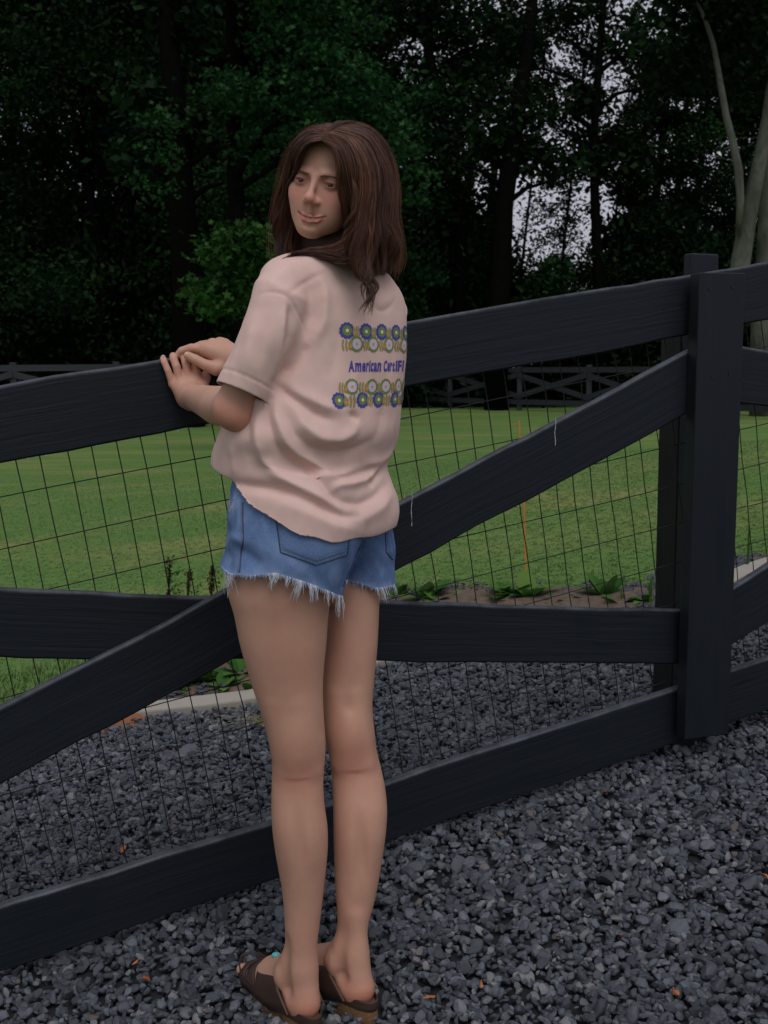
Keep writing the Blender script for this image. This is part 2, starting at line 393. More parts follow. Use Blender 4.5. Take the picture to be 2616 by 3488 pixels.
def rock_mesh(seed):
    rs = np.random.RandomState(seed); bm = bmesh.new()
    bmesh.ops.create_icosphere(bm, subdivisions=2, radius=1)
    planes = []
    for k in range(9):
        d = rs.normal(size=3); d /= np.linalg.norm(d); planes.append((d, .45 + .38 * rs.rand()))
    for v in bm.verts:
        p = np.array(v.co)
        for d, h in planes:
            e = p @ d - h
            if e > 0: p = p - d * e
        p *= 1 + .03 * rs.normal(); v.co = Vector(p * (1, .8, .62))
    me = bpy.data.meshes.new('stone'); bm.to_mesh(me); bm.free(); me.materials.append(M['stone']); return me
rocks = [rock_mesh(i) for i in range(10)]
rs = np.random.RandomState(1)
def gravel_pts(n, s0, s1, n0, n1, lift):
    s = rs.uniform(s0, s1, n); nn = rs.uniform(n0, n1, n); x, y = xy(s, nn)
    # keep what the camera (and a camera a step aside) can see
    k = (np.abs(x) < .55 * y + 1.3) & (y > 1.0)
    x, y = x[k], y[k]; return np.stack([x, y, gz(x, y) + lift * rs.rand(len(x))], -1)
pts = np.concatenate([gravel_pts(120000, -3, 5, .9, 3.9, .010), gravel_pts(60000, -3, 5, .9, 3.9, .020)])
s_p, n_p = sn(pts[:, 0], pts[:, 1]); kf_ = kerb_f(s_p)
pts = pts[(n_p < kf_ - .01) & ~((s_p < sc1) & (n_p > kf_ - .085 * (1 - sstep(sc1 - .25, sc1, s_p)) - .03 * noise2(s_p * 9, s_p) * (s_p < .6)) & (rs.rand(len(s_p)) < .93))]
nP = len(pts); sz = np.exp(rs.normal(-4.58, .32, nP)); sc3 = np.stack([sz * rs.uniform(.8, 1.35, nP), sz, sz * rs.uniform(.8, 1.1, nP)], -1)
rot = np.stack([rs.normal(0, .6, nP), rs.normal(0, .6, nP), rs.uniform(0, 6.28, nP)], -1)
tone = rs.rand(nP) ** 1.15
tone = np.clip(tone * (1 + .15 * noise2(pts[:, 0] * 2.2, pts[:, 1] * 2.2)), 0, 1)
scatter('gravel', pts, rocks, sc3, rot, tone, M['stone'], 'loose dark grey crushed stone gravel on the drive')
# small dark stones and bark chips on the bed
s = rs.uniform(BS, 3.2, 3500); tt = rs.rand(3500); nn = kerb_b(s) + tt * (bed_edge(s) - kerb_b(s) + .04); x, y = xy(s, nn); k = (noise2(s * 5, nn * 9) > -.25)
x, y = x[k], y[k]; n_ = len(x)
scatter('bark_mulch', np.stack([x, y, gz(x, y) + .022], -1), rocks[:4], np.exp(rs.normal(-4.7, .4, (n_, 1))) * np.array([[1.4, .8, .6]]),
        np.stack([rs.normal(0, .3, n_), rs.normal(0, .3, n_), rs.uniform(0, 6.28, n_)], -1), rs.rand(n_) * .3, M['mulch'])

# grass blades on the nearer lawn
def tuft_mesh(seed, nb=9, h=1.0):
    rs_ = np.random.RandomState(seed); v = []; f = []; sh = []
    for i in range(nb):
        a = rs_.uniform(0, 6.28); x, y = rs_.normal(0, .35, 2); l = rs_.uniform(.3, .9); w = .05
        dx, dy = math.cos(a), math.sin(a); b0 = len(v); hh = h * rs_.uniform(.5, 1)
        v += [(x - dy * w, y + dx * w, 0), (x + dy * w, y - dx * w, 0), (x + dx * l * .4 + dy * w * .7, y + dy * l * .4 - dx * w * .7, hh * .6), (x + dx * l * .4 - dy * w * .7, y + dy * l * .4 + dx * w * .7, hh * .6), (x + dx * l, y + dy * l, hh)]
        f += [(b0, b0 + 1, b0 + 2, b0 + 3), (b0 + 3, b0 + 2, b0 + 4)]; sh += [rs_.rand()] * 5
    me = bpy.data.meshes.new('tuft'); me.from_pydata(v, [], f); set_attr(me, 'shade', sh); me.materials.append(M['blade']); return me
tufts = [tuft_mesh(i) for i in range(6)]
nn = 3.7 + rs.rand(230000) ** 1.6 * 15; s = rs.uniform(-5, 10, 230000); x, y = xy(s, nn)
k = (np.abs(x) < .42 * y + .6) & ((nn > bed_edge(s) - .05 + rs.normal(0, .06, len(s))) | (s < BS) | (s > 3.3)) & (nn > kerb_b(s) + .01)
x, y, nn = x[k], y[k], nn[k]; n_ = len(x)
hgt = np.where((sn(x, y)[0] < .5) & (nn < 4.9), .034, .0115) * rs.uniform(.7, 1.3, n_) * (1 - .75 * sstep(9, 18, nn))
scatter('lawn_blades', np.stack([x, y, gz(x, y) - .021], -1), tufts, np.stack([hgt * .6 + .014, hgt * .6 + .014, hgt], -1),
        np.stack([0 * x, 0 * x, rs.uniform(0, 6.28, n_)], -1), rs.rand(n_), M['blade'])

# ------------------------------------------------------------------ the front fence
fence = empty('board_fence', (float(xy(1.98, D0)[0]), float(xy(1.98, D0)[1]), float(gz(*xy(1.98, D0)))))
tag(fence, 'near black crossbuck board fence with wire mesh that the person leans on', 'fence')
def board(name, pa, pb, w0, th, off, mat=None, seed=0, parent=None, wav=.0016, round_=.004):
    """board lying in the fence plane; pa/pb: (s, z) ends of the top edge; w0 width measured down, th thickness, off front offset"""
    mat = mat or M['paint']
    n_ = 40; rs_ = np.random.RandomState(seed)
    pa = np.array(pa, float); pb = np.array(pb, float); d = pb - pa; L_ = np.linalg.norm(d); d /= L_
    nrm = np.array([d[1], -d[0]])
    if nrm[1] > 0: nrm = -nrm
    if abs(d[0]) < .2: nrm = np.array([1.0, 0]) if nrm[0] >= 0 else nrm
    v = []; uv = []
    edge = []
    e1 = wav * np.cumsum(rs_.normal(0, 1, n_ + 1)); e1 -= np.linspace(e1[0], e1[-1], n_ + 1)
    e2 = wav * np.cumsum(rs_.normal(0, 1, n_ + 1)); e2 -= np.linspace(e2[0], e2[-1], n_ + 1)
    r = round_
    prof = [(r, 0), (w0 - r, 0), (w0, r), (w0, th - r), (w0 - r, th), (r, th), (0, th - r), (0, r)]
    uo = seed * 3.7
    for i in range(n_ + 1):
        p = pa + d * L_ * i / n_
        for (a, t) in prof:
            e = e1[i] if a < w0 / 2 else e2[i]
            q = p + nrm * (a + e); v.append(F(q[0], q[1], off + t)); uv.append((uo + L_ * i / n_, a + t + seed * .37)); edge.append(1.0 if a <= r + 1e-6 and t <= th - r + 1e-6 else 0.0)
    K = 8; f = []
    for i in range(n_):
        for k in range(K): k2 = (k + 1) % K; f.append((i * K + k, i * K + k2, (i + 1) * K + k2, (i + 1) * K + k))
    f.append(tuple(range(K))[::-1]); f.append(tuple(n_ * K + k for k in range(K)))
    o = mobj(name, np.array(v), f, mat, parent or fence)
    set_attr(o.data, 'edge', edge)  # marks the upper edge for the painted sky light
    ul = o.data.uv_layers.new(name='UVMap')
    li = np.zeros(len(o.data.loops), np.int32); o.data.loops.foreach_get('vertex_index', li)
    ul.data.foreach_set('uv', np.array(uv, np.float32)[li].ravel())
    return o
W = .1425; Z0 = CAMZ
mT, mA, mB = .158, .4305, -.1177
S1 = px_s(1487 * 1.577, 1100 * 1.577)[0] + .02           # boards meet here, at the post
def zT(s): return Z0 - .0586 + mT * s
def zA(s): return Z0 - .7139 + mA * s
def zB(s): return Z0 - .4215 + mB * s
def zO(s): return Z0 - 1.1108 + mT * s
PAN = 2.50
for j, sa in enumerate((S1 - 2 * PAN, S1 - PAN, S1, S1 + PAN)):
    sb = sa + PAN - .004; d = sa - (S1 - PAN); dz = mT * d
    q = lambda fn, s: fn(s - d) + dz
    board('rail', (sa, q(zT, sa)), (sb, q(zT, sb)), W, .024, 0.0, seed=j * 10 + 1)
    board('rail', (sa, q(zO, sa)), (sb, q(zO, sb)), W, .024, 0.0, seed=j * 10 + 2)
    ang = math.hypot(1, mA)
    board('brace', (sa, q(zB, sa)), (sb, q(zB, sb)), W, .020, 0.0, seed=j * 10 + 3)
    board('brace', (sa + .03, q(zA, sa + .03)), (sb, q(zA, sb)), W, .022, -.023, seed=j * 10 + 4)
for j in range(-2, 3):
    dS = PAN * j; dz = mT * dS
    (sA, zt), (sB, zb) = px_s(1511 * 1.577, 590 * 1.577, -.062), px_s(1479 * 1.577, 1598 * 1.577, -.062)
    b_ = MB()
    sA += dS
    s0, s1 = sA, sA + .137
    lean = (sA - dS - sB) / (zt - zb)
    fr = lambda s, z, o: F(s + (z - zt - dz) * lean, z, o)
    top = [fr(s0, zt + dz + .002, -.063), fr(s1, zt + dz + .004, -.063), fr(s1, zt + dz + .002, -.024), fr(s0, zt + dz, -.024)]
    bot = [fr(s0, zb + dz, -.063), fr(s1, zb + dz - .004, -.063), fr(s1, zb + dz - .004, -.024), fr(s0, zb + dz, -.024)]
    b_.prism(bot, top); o = b_.build('batten', M['paint'], fence)
    bv = o.modifiers.new('b', 'BEVEL'); bv.width = .003; bv.segments = 2
    ul = o.data.uv_layers.new(name='UVMap')
    for lp in o.data.loops:
        co = o.data.vertices[lp.vertex_index].co; ul.data[lp.index].uv = (co.z + j * 7, co.x * CT + co.y * ST + co.y * .5)
    # posts behind the boards
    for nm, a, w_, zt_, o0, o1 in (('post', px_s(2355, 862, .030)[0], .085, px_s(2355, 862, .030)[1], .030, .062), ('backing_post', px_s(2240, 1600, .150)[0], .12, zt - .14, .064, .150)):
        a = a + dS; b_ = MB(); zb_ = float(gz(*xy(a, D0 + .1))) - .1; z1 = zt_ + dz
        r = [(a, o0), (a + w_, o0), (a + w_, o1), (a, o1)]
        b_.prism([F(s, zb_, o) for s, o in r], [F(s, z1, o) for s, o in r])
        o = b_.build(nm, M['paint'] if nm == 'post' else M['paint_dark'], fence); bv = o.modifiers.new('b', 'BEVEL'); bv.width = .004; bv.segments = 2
        ul = o.data.uv_layers.new(name='UVMap')
        for lp in o.data.loops:
            co = o.data.vertices[lp.vertex_index].co; ul.data[lp.index].uv = (co.z + j * 3, co.x * CT + co.y * ST + co.y * .5)
# wire mesh, 2 x 4 inch, following the slope of the rails
aM = math.atan(mT); ca, sa_ = math.cos(aM), math.sin(aM)
wb = MB(); rsw = random.Random(5)
def UV2F(u, v, off): return F(ca * u - sa_ * v, Z0 + sa_ * u + ca * v, off)
for kk in range(-90, 90):
    u = kk * .0508 + .010 + rsw.gauss(0, .0012); pts_ = []
    ph = rsw.random() * 6
    for i in range(13):
        v = -1.215 + i * (1.13 / 12)
        wob = .0022 * math.sin(v * 9 + ph) + (.006 * math.exp(-((v + .83) / .06) ** 2) if kk == 9 else 0)
        pts_.append(UV2F(u + wob, v, .029 + .002 * math.sin(v * 30.9)))
    wb.tube(pts_, .0013, 4, False)
for kk in range(-12, 0):
    v = (kk + .333) * .1016; pts_ = []
    if v < -1.22 or v > -.08: continue
    ph = rsw.random() * 6
    for i in range(61):
        u = -4.5 + i * .15; pts_.append(UV2F(u, v + .0018 * math.sin(u * 5 + ph), .0265))
    wb.tube(pts_, .0012, 4, False)
tag(wb.build('wire_mesh', M['wire'], fence), kind='stuff')
# nails, drips and hanging rain drops
def disc(name, s, z, r, off, mat, h=.0015):
    b_ = MB(); b_.prism([F(s + r * math.cos(a), z + r * math.sin(a), off) for a in np.arange(10) * .6283], [F(s + r * math.cos(a), z + r * math.sin(a), off - h) for a in np.arange(10) * .6283])
    return b_.build(name, mat, fence)
for (px, py) in ((2417, 985), (2496, 978), (2426, 1284), (2485, 1272)):
    s_, z_ = px_s(px, py, -.063); disc('nail', s_, z_, .0035, -.0632, M['nail'])
for (px, py) in ((2324, 1037), (2260, 1050)):
    s_, z_ = px_s(px, py); disc('nail', s_, z_, .003, -.0002, M['nail'])
for x0, y0, x1, y1, w_ in ((1892, 1425, 1890, 1518, 2.8), (1403, 1672, 1401, 1792, 2.8)):
    b_ = MB(); n_ = 16; pv = []; L_ = []; R_ = []; rs2 = random.Random(int(x0))
    for i in range(n_ + 1):
        t = i / n_; sx = x0 + (x1 - x0) * t + 1.5 * math.sin(t * 9); ww = w_ * (.35 + .65 * rs2.random())
        for lst, q in ((L_, -ww / 2), (R_, ww / 2)):
            s_, z_ = px_s(sx + q, y0 + (y1 - y0) * t, -.0235); lst.append(F(s_, z_, -.0240))
    b_.add(L_ + R_, [(i, i + 1, n_ + 2 + i, n_ + 1 + i) for i in range(n_)]); b_.build('dried_streak', M['white_paint'], fence)
db = [(1752, 1252), (1881, 1220), (1848, 1226), (1813, 1233), (2057, 1187), (2190, 1160), (160, 1558), (95, 1566), (330, 1520), (605, 1460), (640, 1456), (2114, 1175)]
for px, py in db:
    s_, z_ = px_s(px, py); bm = bmesh.new(); bmesh.ops.create_icosphere(bm, subdivisions=2, radius=.0019)
    me = bpy.data.meshes.new('water_drop'); 
    for v in bm.verts: v.co.z *= 1.35
    bm.to_mesh(me); bm.free(); me.materials.append(M['drop'])
    o = bpy.data.objects.new('water_drop', me); link(o, fence); zz = zT(s_) - W * math.hypot(1, mT) - .002
    o.location = Vector(F(s_, zz, .004)) - Vector(fence.location)

# ------------------------------------------------------------------ the far fence
def ground_at(px, Zd, drop):              # world point at photo column px, depth Zd, 'drop' below the camera
    return np.array([(px - 1308) / FPX * Zd, Zd, CAMZ - drop])
def far_fence(name, label, posts, hgt=1.22, group=None):
    c0 = posts[0]; root = empty(name, tuple(c0)); tag(root, label, 'fence', group)
    bw = .15; T_ = .05
    for p in posts:
        b_ = MB(); b_.prism([p + (-.07, -.05, -.2), p + (.07, -.05, -.2), p + (.07, .09, -.2), p + (-.07, .09, -.2)], [p + (-.07, -.05, hgt + .06), p + (.07, -.05, hgt + .06), p + (.07, .09, hgt + .06), p + (-.07, .09, hgt + .06)])
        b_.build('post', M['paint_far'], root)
    for a, b2 in zip(posts[:-1], posts[1:]):
        d = b2 - a; d2 = np.array([d[0], d[1], 0]); d2 /= np.linalg.norm(d2); nr = np.array([d2[1], -d2[0], 0])
        if nr[1] > 0: nr = -nr
        for nm, za, zb, off in (('rail', hgt, hgt, .055), ('rail', .15 + bw, .15 + bw, .055), ('brace', hgt - .14, .46, .056), ('brace', .46, hgt - .14, .085)):
            pa = a + (0, 0, za) + nr * off; pb = b2 + (0, 0, zb) + nr * off
            v0 = [pa, pa + nr * .025, pa + nr * .025 - (0, 0, bw), pa - (0, 0, bw)]
            v1 = [pb, pb + nr * .025, pb + nr * .025 - (0, 0, bw), pb - (0, 0, bw)]
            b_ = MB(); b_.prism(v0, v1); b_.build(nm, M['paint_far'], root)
pl = [ground_at(-636 + 348 * i, 26.6, 1.13) for i in range(5)]
far_fence('far_board_fence', 'distant black crossbuck fence along the dark woods left of the person', pl)
zs = [37.0, 34.8, 32.6, 30.6, 28.8, 27.2, 25.8]
pr = [ground_at(1300 + 235 * i, z, 1.29) for i, z in enumerate(zs)]
far_fence('far_board_fence', 'distant black crossbuck fence seen under the near top rail right of the person', pr)

# ------------------------------------------------------------------ trees
def leaf_faces(C, size, rs_, star=False, up=.35, shade=None):
    """leaf-sized faces at centres C. returns verts, faces, shade"""
    n = len(C); nrm = rs_.normal(size=(n, 3)); nrm[:, 2] = np.abs(nrm[:, 2]) + up; nrm /= np.linalg.norm(nrm, axis=1)[:, None]
    t = np.cross(nrm, rs_.normal(size=(n, 3))); t /= np.linalg.norm(t, axis=1)[:, None]; b_ = np.cross(nrm, t)
    sz_ = (size * rs_.uniform(.6, 1.35, n))[:, None]
    if star:
        ang = np.arange(10) * math.pi / 5; rad = np.where(np.arange(10) % 2 == 0, 1.0, .42)
        V = C[:, None] + (np.cos(ang) * rad)[None, :, None] * (t * sz_)[:, None] + (np.sin(ang) * rad)[None, :, None] * (b_ * sz_)[:, None]
        K = 10
    else:
        lx = np.array([-1, -.25, .9, .15]); ly = np.array([0, -.62, .05, .6])
        V = C[:, None] + lx[None, :, None] * (t * sz_)[:, None] + ly[None, :, None] * (b_ * sz_)[:, None]
        K = 4
    Fc = np.arange(n * K).reshape(n, K)
    sh = np.repeat(rs_.rand(n) if shade is None else np.clip(shade + rs_.normal(0, .18, n), 0, 1), K)
    return V.reshape(-1, 3), Fc, sh
def blob_points(blobs, n, rs_, shell=.55):
    """points through ellipsoid blobs, denser to the rim; blobs: (cx,cy,cz,rx,ry,rz,weight)"""
    B = np.array(blobs, float); w = B[:, 6] * (B[:, 3] * B[:, 4] * B[:, 5]) ** (2 / 3); w /= w.sum()
    k = rs_.choice(len(B), n, p=w); d = rs_.normal(size=(n, 3)); d /= np.linalg.norm(d, axis=1)[:, None]
    r = rs_.rand(n) ** (1 / 3 * (1 - shell) + .12)
    Pp = B[k, :3] + d * r[:, None] * B[k, 3:6]
    return Pp, k
def clumpy(blobs, n, rs_, per=22, rad=.35, shell=.6):
    c, k = blob_points(blobs, max(2, n // per), rs_, shell)
    Pp = np.repeat(c, per, 0) + rs_.normal(0, 1, (len(c) * per, 3)) * rad * np.array([1, 1, .55])
    sh = np.repeat(rs_.rand(len(c)), per)
    return Pp, sh
def crown_mesh(name, blobs, n, size, mat, seed, star=False, per=22, rad=.35, shell=.6):
    rs_ = np.random.RandomState(seed); Pp, sh = clumpy(blobs, n, rs_, per, rad, shell)
    V, Fc, s_ = leaf_faces(Pp, size, rs_, star, shade=sh)
    me = mesh_np(name, V, Fc, False); set_attr(me, 'shade', s_); me.materials.append(mat); return me
def limb_mesh(name, paths, mat):
    b_ = MB()
    for pts_, rad in paths: b_.tube(pts_, rad, 8)
    me = mesh_np(name, np.array(b_.v), b_.f, True); me.materials.append(mat); return me
def rand_tree(seed, H_=20, cr=4.2, low=.12, trunk_r=.28, blobs_n=26):
    rs_ = np.random.RandomState(seed); blobs = []; paths = []
    tp = [(rs_.normal(0, .12) * i, rs_.normal(0, .12) * i, H_ * .9 * i / 8) for i in range(9)]
    paths.append((tp, [trunk_r * (1 - .1 * i) for i in range(9)]))
    for i in range(blobs_n):
        t = low + (1 - low) * (i + rs_.rand()) / blobs_n; z = H_ * t
        R_ = cr * math.sin(min(1, (1 - t) * 1.25 + .15) * math.pi / 2) * rs_.uniform(.35, 1.0); a = rs_.uniform(0, 6.28)
        c = (R_ * math.cos(a), R_ * math.sin(a), z); r = rs_.uniform(.9, 1.9)
        blobs.append((*c, r * 1.25, r * 1.25, r * .65, 1))
        k = min(8, int(t * 8)); base = np.array(tp[max(0, k - 1)]); c_ = np.array(c)
        mid = (base + c_) / 2 + (0, 0, .3)
        paths.append(([base, mid, c_], [.10, .06, .02]))
    return blobs, paths
variants = []
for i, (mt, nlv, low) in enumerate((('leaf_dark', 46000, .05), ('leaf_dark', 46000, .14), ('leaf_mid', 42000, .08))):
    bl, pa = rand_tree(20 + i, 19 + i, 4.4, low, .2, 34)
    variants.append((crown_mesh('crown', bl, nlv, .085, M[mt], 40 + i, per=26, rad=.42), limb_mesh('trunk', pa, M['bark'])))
def place_tree(name, var, px, Z, rz, sc, label, group, drop=1.3, crown=None, trunk=None):
    t = empty(name, tuple(ground_at(px, Z, drop)), rz); t.scale = (sc, sc, sc); tag(t, label, 'tree', group)
    for nm, me in (('crown', crown or variants[var][0]), ('trunk', trunk or variants[var][1])):
        o = bpy.data.objects.new(nm, me); link(o, t)
    return t
rt = random.Random(11)
G1 = 'dark broadleaf trees in the woods behind the lawn'
row = []
# (photo column, depth, variant): the column of thin crowns lets the pale sky through
spec = [(-420, 40, 0), (-150, 36, 2), (120, 41, 0), (330, 35, 1), (520, 40, 0), (700, 43, 2), (860, 38, 0), (1040, 42, 1), (1190, 37, 0), (1290, 45, 0),
        (2620, 38, 0), (2800, 35, 2), (3050, 40, 1), (-300, 50, 0), (20, 49, 1), (230, 53, 2), (430, 52, 0), (650, 50, 1), (800, 50, 1), (1000, 53, 0), (1200, 54, 2), (2700, 49, 0), (2950, 50, 1)]
ORD = ['first', 'second', 'third', 'fourth', 'fifth', 'sixth', 'seventh', 'eighth', 'ninth', 'tenth', 'eleventh', 'twelfth', 'thirteenth', 'fourteenth', 'fifteenth', 'sixteenth', 'seventeenth', 'eighteenth', 'nineteenth', 'twentieth', 'twenty-first', 'twenty-second', 'twenty-third', 'twenty-fourth', 'twenty-fifth', 'twenty-sixth', 'twenty-seventh', 'twenty-eighth', 'twenty-ninth', 'thirtieth']
front = sorted([q for q in spec if q[1] < 44.5 and q[0] < 2000]); back = sorted([q for q in spec if q[1] >= 44.5 and q[0] < 2000]); rgt_ = sorted([q for q in spec if q[0] > 2000])
spec += [(-700, 41, 1), (-1000, 38, 0), (-1350, 42, 2), (-1700, 40, 0), (3350, 38, 0), (3700, 41, 1), (4100, 39, 0)]
front = sorted([q for q in spec if q[1] < 44.5 and q[0] < 2000]); rgt_ = sorted([q for q in spec if q[0] > 2000])
for i, (px, Z, v) in enumerate(spec):
    q = spec[i]; tone_ = 'paler green' if v == 2 else 'dark'
    lab = (f'{ORD[front.index(q)]} tree from the left in the front row of the wood, {tone_} leaved' if q in front else f'{ORD[back.index(q)]} tree from the left in the back row of the wood, {tone_} leaved' if q in back else f'{ORD[rgt_.index(q)]} {tone_} leaved tree beyond the right end of the far fence')
    place_tree('woodland_tree', v, px, Z, rt.uniform(0, 6.28), rt.uniform(.92, 1.15), lab, G1)
# understorey that closes the wood at the bottom
for i in range(30):
    px = -500 + i * 125; Z = 36 + (i * 7 % 5) * 1.3
    if i == 0:
        bl = [(rt.uniform(-1.7, 1.7), rt.uniform(-1, 1), rt.uniform(.2, 3.2), 1.3, 1.2, .9, 1) for _ in range(12)]
        um = crown_mesh('foliage', bl, 22000, .085, M['leaf_dark'], 77, per=20, rad=.3); ut = limb_mesh('stem', [([(0, 0, -.2), (.1, 0, 1.4), (.2, .1, 2.8)], [.05, .04, .02]), ([(0, 0, 0), (-.5, .1, 1.2), (-1, .2, 2.2)], [.04, .03, .01])], M['bark'])
    t = empty('understorey_bush', tuple(ground_at(px, Z, 1.3)), rt.uniform(0, 6.28)); t.scale = (1.25, 1.25, rt.uniform(1.0, 1.7) if not 1650 < px < 2100 else .8)
    tag(t, f'{ORD[i]} dark bush from the left along the foot of the wood', 'bush', 'dark bushes along the edge of the woods')
    for nm, me in (('foliage', um), ('stem', ut)): o = bpy.data.objects.new(nm, me); link(o, t)

# sweetgum with star leaves nearer than the wood
def pblob(px, py, Z, rpx, rpy, w=1):
    c = np.array([0, 0, CAMZ]) + ray(px, py) * (Z / ray(px, py)[1]); return (c[0], c[1] + 0.0, c[2], rpx / FPX * Z, rpx / FPX * Z * .8, rpy / FPX * Z, w)
def tree_from(name, label, Z, base_px, blobs, n, size, mat, seed, paths, star=True, per=16, rad=.16, bark='bark', cat='tree'):
    base = ground_at(base_px, Z, 1.25); t = empty(name, tuple(base)); tag(t, label, cat)
    bl = [(b[0] - base[0], b[1] - base[1], b[2] - base[2], *b[3:]) for b in blobs]
    pa = [([np.array(q) - base for q in pp], r) for pp, r in paths]
    if bl: link(bpy.data.objects.new('crown', crown_mesh('crown', bl, n, size, M[mat], seed, star, per, rad)), t)
    link(bpy.data.objects.new('trunk', limb_mesh('trunk', pa, M[bark])), t)
    return t
def pp(lst, Z): return [P(x, y, Z) for x, y in lst]
Zg = 22
gum = [pblob(980, 150, Zg, 130, 90), pblob(1120, 260, Zg, 160, 90), pblob(900, 330, Zg, 140, 60), pblob(1050, 420, Zg + .5, 170, 80), pblob(850, 480, Zg + .7, 110, 90, .6), pblob(780, 300, Zg, 110, 60),
       pblob(1250, 330, Zg, 110, 110), pblob(1330, 480, Zg, 90, 110), pblob(1400, 620, Zg + .6, 70, 90, .6), pblob(560, 460, Zg + 1, 80, 130, .5), pblob(520, 640, Zg + 1, 90, 80, .4), pblob(1000, 20, Zg, 150, 60), pblob(1180, 90, Zg + .5, 130, 60),
       pblob(900, 610, Zg + 1.5, 150, 70, .35), pblob(820, -150, Zg, 300, 120), pblob(1100, -350, Zg, 350, 180), pblob(1420, 300, Zg + .6, 60, 80, .4)]
tree_from('sweetgum_tree', 'sweetgum tree with lit star shaped leaves right above and behind the head', Zg, 820, gum, 16000, .062, 'leaf_gum', 3,
          [(pp([(820, 1420), (815, 1000), (800, 600), (790, 100), (790, -400)], Zg + .8), [.20, .18, .16, .13, .08]),
           (pp([(800, 600), (900, 450), (1080, 330)], Zg + .4), [.09, .06, .03]), (pp([(795, 300), (900, 200), (1050, 120)], Zg + .4), [.08, .05, .02]), (pp([(800, 650), (1000, 520), (1300, 470)], Zg + .5), [.08, .05, .02])])
Zs = 17
sap = [pblob(820, 800, Zs, 55, 28), pblob(760, 860, Zs, 55, 40), pblob(890, 850, Zs, 70, 45), pblob(930, 910, Zs, 45, 35), pblob(840, 920, Zs, 60, 30, .6), pblob(700, 990, Zs, 60, 35, .8), pblob(720, 1040, Zs, 60, 30, .5), pblob(800, 1000, Zs + .3, 80, 40, .25)]
tree_from('sweetgum_sapling', 'bright green low sweetgum branches left of the shoulder', Zs, 880, sap, 2300, .065, 'leaf_bright', 4,
          [(pp([(880, 1560), (880, 1250), (870, 1000), (880, 850)], Zs + .3), [.05, .045, .03, .015]), (pp([(875, 1020), (780, 990), (680, 1010)], Zs + .2), [.02, .015, .008])])
sap2 = [pblob(1400, 920, Zs + 2, 55, 35), pblob(1440, 950, Zs + 2, 50, 30), pblob(1370, 1010, Zs + 2, 60, 50, .7), pblob(1420, 720, Zs + 2, 90, 60, .35), pblob(1500, 700, Zs + 2, 60, 40, .3), pblob(1390, 1060, Zs + 2, 50, 50, .5)]
sap2 = [pblob(x, y, 35, rx, ry, w) for x, y, rx, ry, w in ((1400, 920, 55, 35, 1), (1440, 950, 50, 30, 1), (1370, 1010, 60, 50, .7), (1420, 720, 90, 60, .35), (1500, 700, 60, 40, .3), (1390, 1060, 50, 50, .5))]
tree_from('sweetgum_sapling', 'small leafy sapling just right of the pink shirt', 35, 1400, sap2, 2600, .09, 'leaf_gum', 5,
          [(pp([(1400, 1400), (1400, 1200), (1410, 950), (1420, 700)], 35.2), [.06, .05, .03, .01])])
# pale mottled forked tree at the right
Zw = 26
tree_from('pale_bark_tree', 'pale mottled forked tree trunk rising above the fence post at right', Zw, 2480,
          [pblob(2500, -60, Zw, 190, 120), pblob(2350, 20, Zw + .5, 150, 80, .6), pblob(2600, 150, Zw, 120, 120, .6), pblob(2250, 180, Zw + 1, 130, 90, .5), pblob(2450, 260, Zw + 1.2, 160, 100, .35)], 4600, .11, 'leaf_dark', 6,
          [(pp([(2475, 1480), (2495, 1100), (2525, 880), (2545, 760), (2565, 660), (2590, 540), (2615, 400), (2650, 150), (2700, -150)], Zw), [.27, .25, .225, .205, .18, .16, .14, .12, .08]),
           (pp([(2515, 800), (2522, 680), (2516, 580), (2495, 480), (2472, 390), (2450, 260), (2430, 150), (2400, 60), (2360, -20)], Zw - .2), [.07, .09, .10, .09, .08, .07, .06, .05, .03])], star=False, per=20, rad=.3, bark='pale_bark')
tree_from('pale_bark_tree', 'second pale trunk cut off by the right edge of the photo', Zw + 2, 2590,
          [pblob(2720, 0, Zw + 2, 150, 120), pblob(2680, 300, Zw + 2, 100, 120, .6)], 2400, .11, 'leaf_dark', 7,
          [(pp([(2585, 1480), (2590, 1100), (2605, 880), (2620, 600), (2660, 200), (2690, -100)], Zw + 2), [.26, .24, .22, .19, .16, .12])], star=False, per=20, rad=.3, bark='pale_bark')
# dark trunks standing against the sky gap and in the left wood
for i, (lst, r0, Z, lab) in enumerate((
        ([(1690, 1450), (1700, 1000), (1715, 700), (1760, 400), (1800, 150), (1830, -200)], .38, 33, 'tall dark trunk left of the bright sky gap'),
        ([(2040, 1450), (2035, 900), (2020, 500), (2045, 150), (2070, -200)], .18, 35, 'slim dark trunk right of the bright sky gap'),
        ([(640, 1450), (640, 1000), (620, 700), (600, 400), (570, 100), (560, -200)], .40, 25, 'thick dark trunk in the shade left of the sweetgum'),
        ([(1560, 1450), (1570, 700), (1500, 350), (1420, 0)], .2, 35, 'thin dark trunk leaning left behind the small sapling'))):
    bl = [pblob(lst[-2][0] + 90 * math.sin(q * 2.3 + i), lst[-2][1] + 420 * math.sin(q * 1.7), Z + .5, 90, 45, .5) for q in range(9)]
    rr = [r0 * (1 - .13 * q) for q in range(len(lst))]
    br = [(pp([(lst[2][0], lst[2][1] - 60 * q), (lst[2][0] + 80 * (-1) ** q, lst[2][1] - 60 * q - 60), (lst[2][0] + 190 * (-1) ** q, lst[2][1] - 60 * q - 90)], Z), [.1, .06, .02]) for q in range(6)]
    tree_from('woodland_tree', lab, Z, lst[0][0], bl, 3200, .13, 'leaf_dark', 80 + i, [(pp(lst, Z), rr)] + br, star=False, per=18, rad=.35)
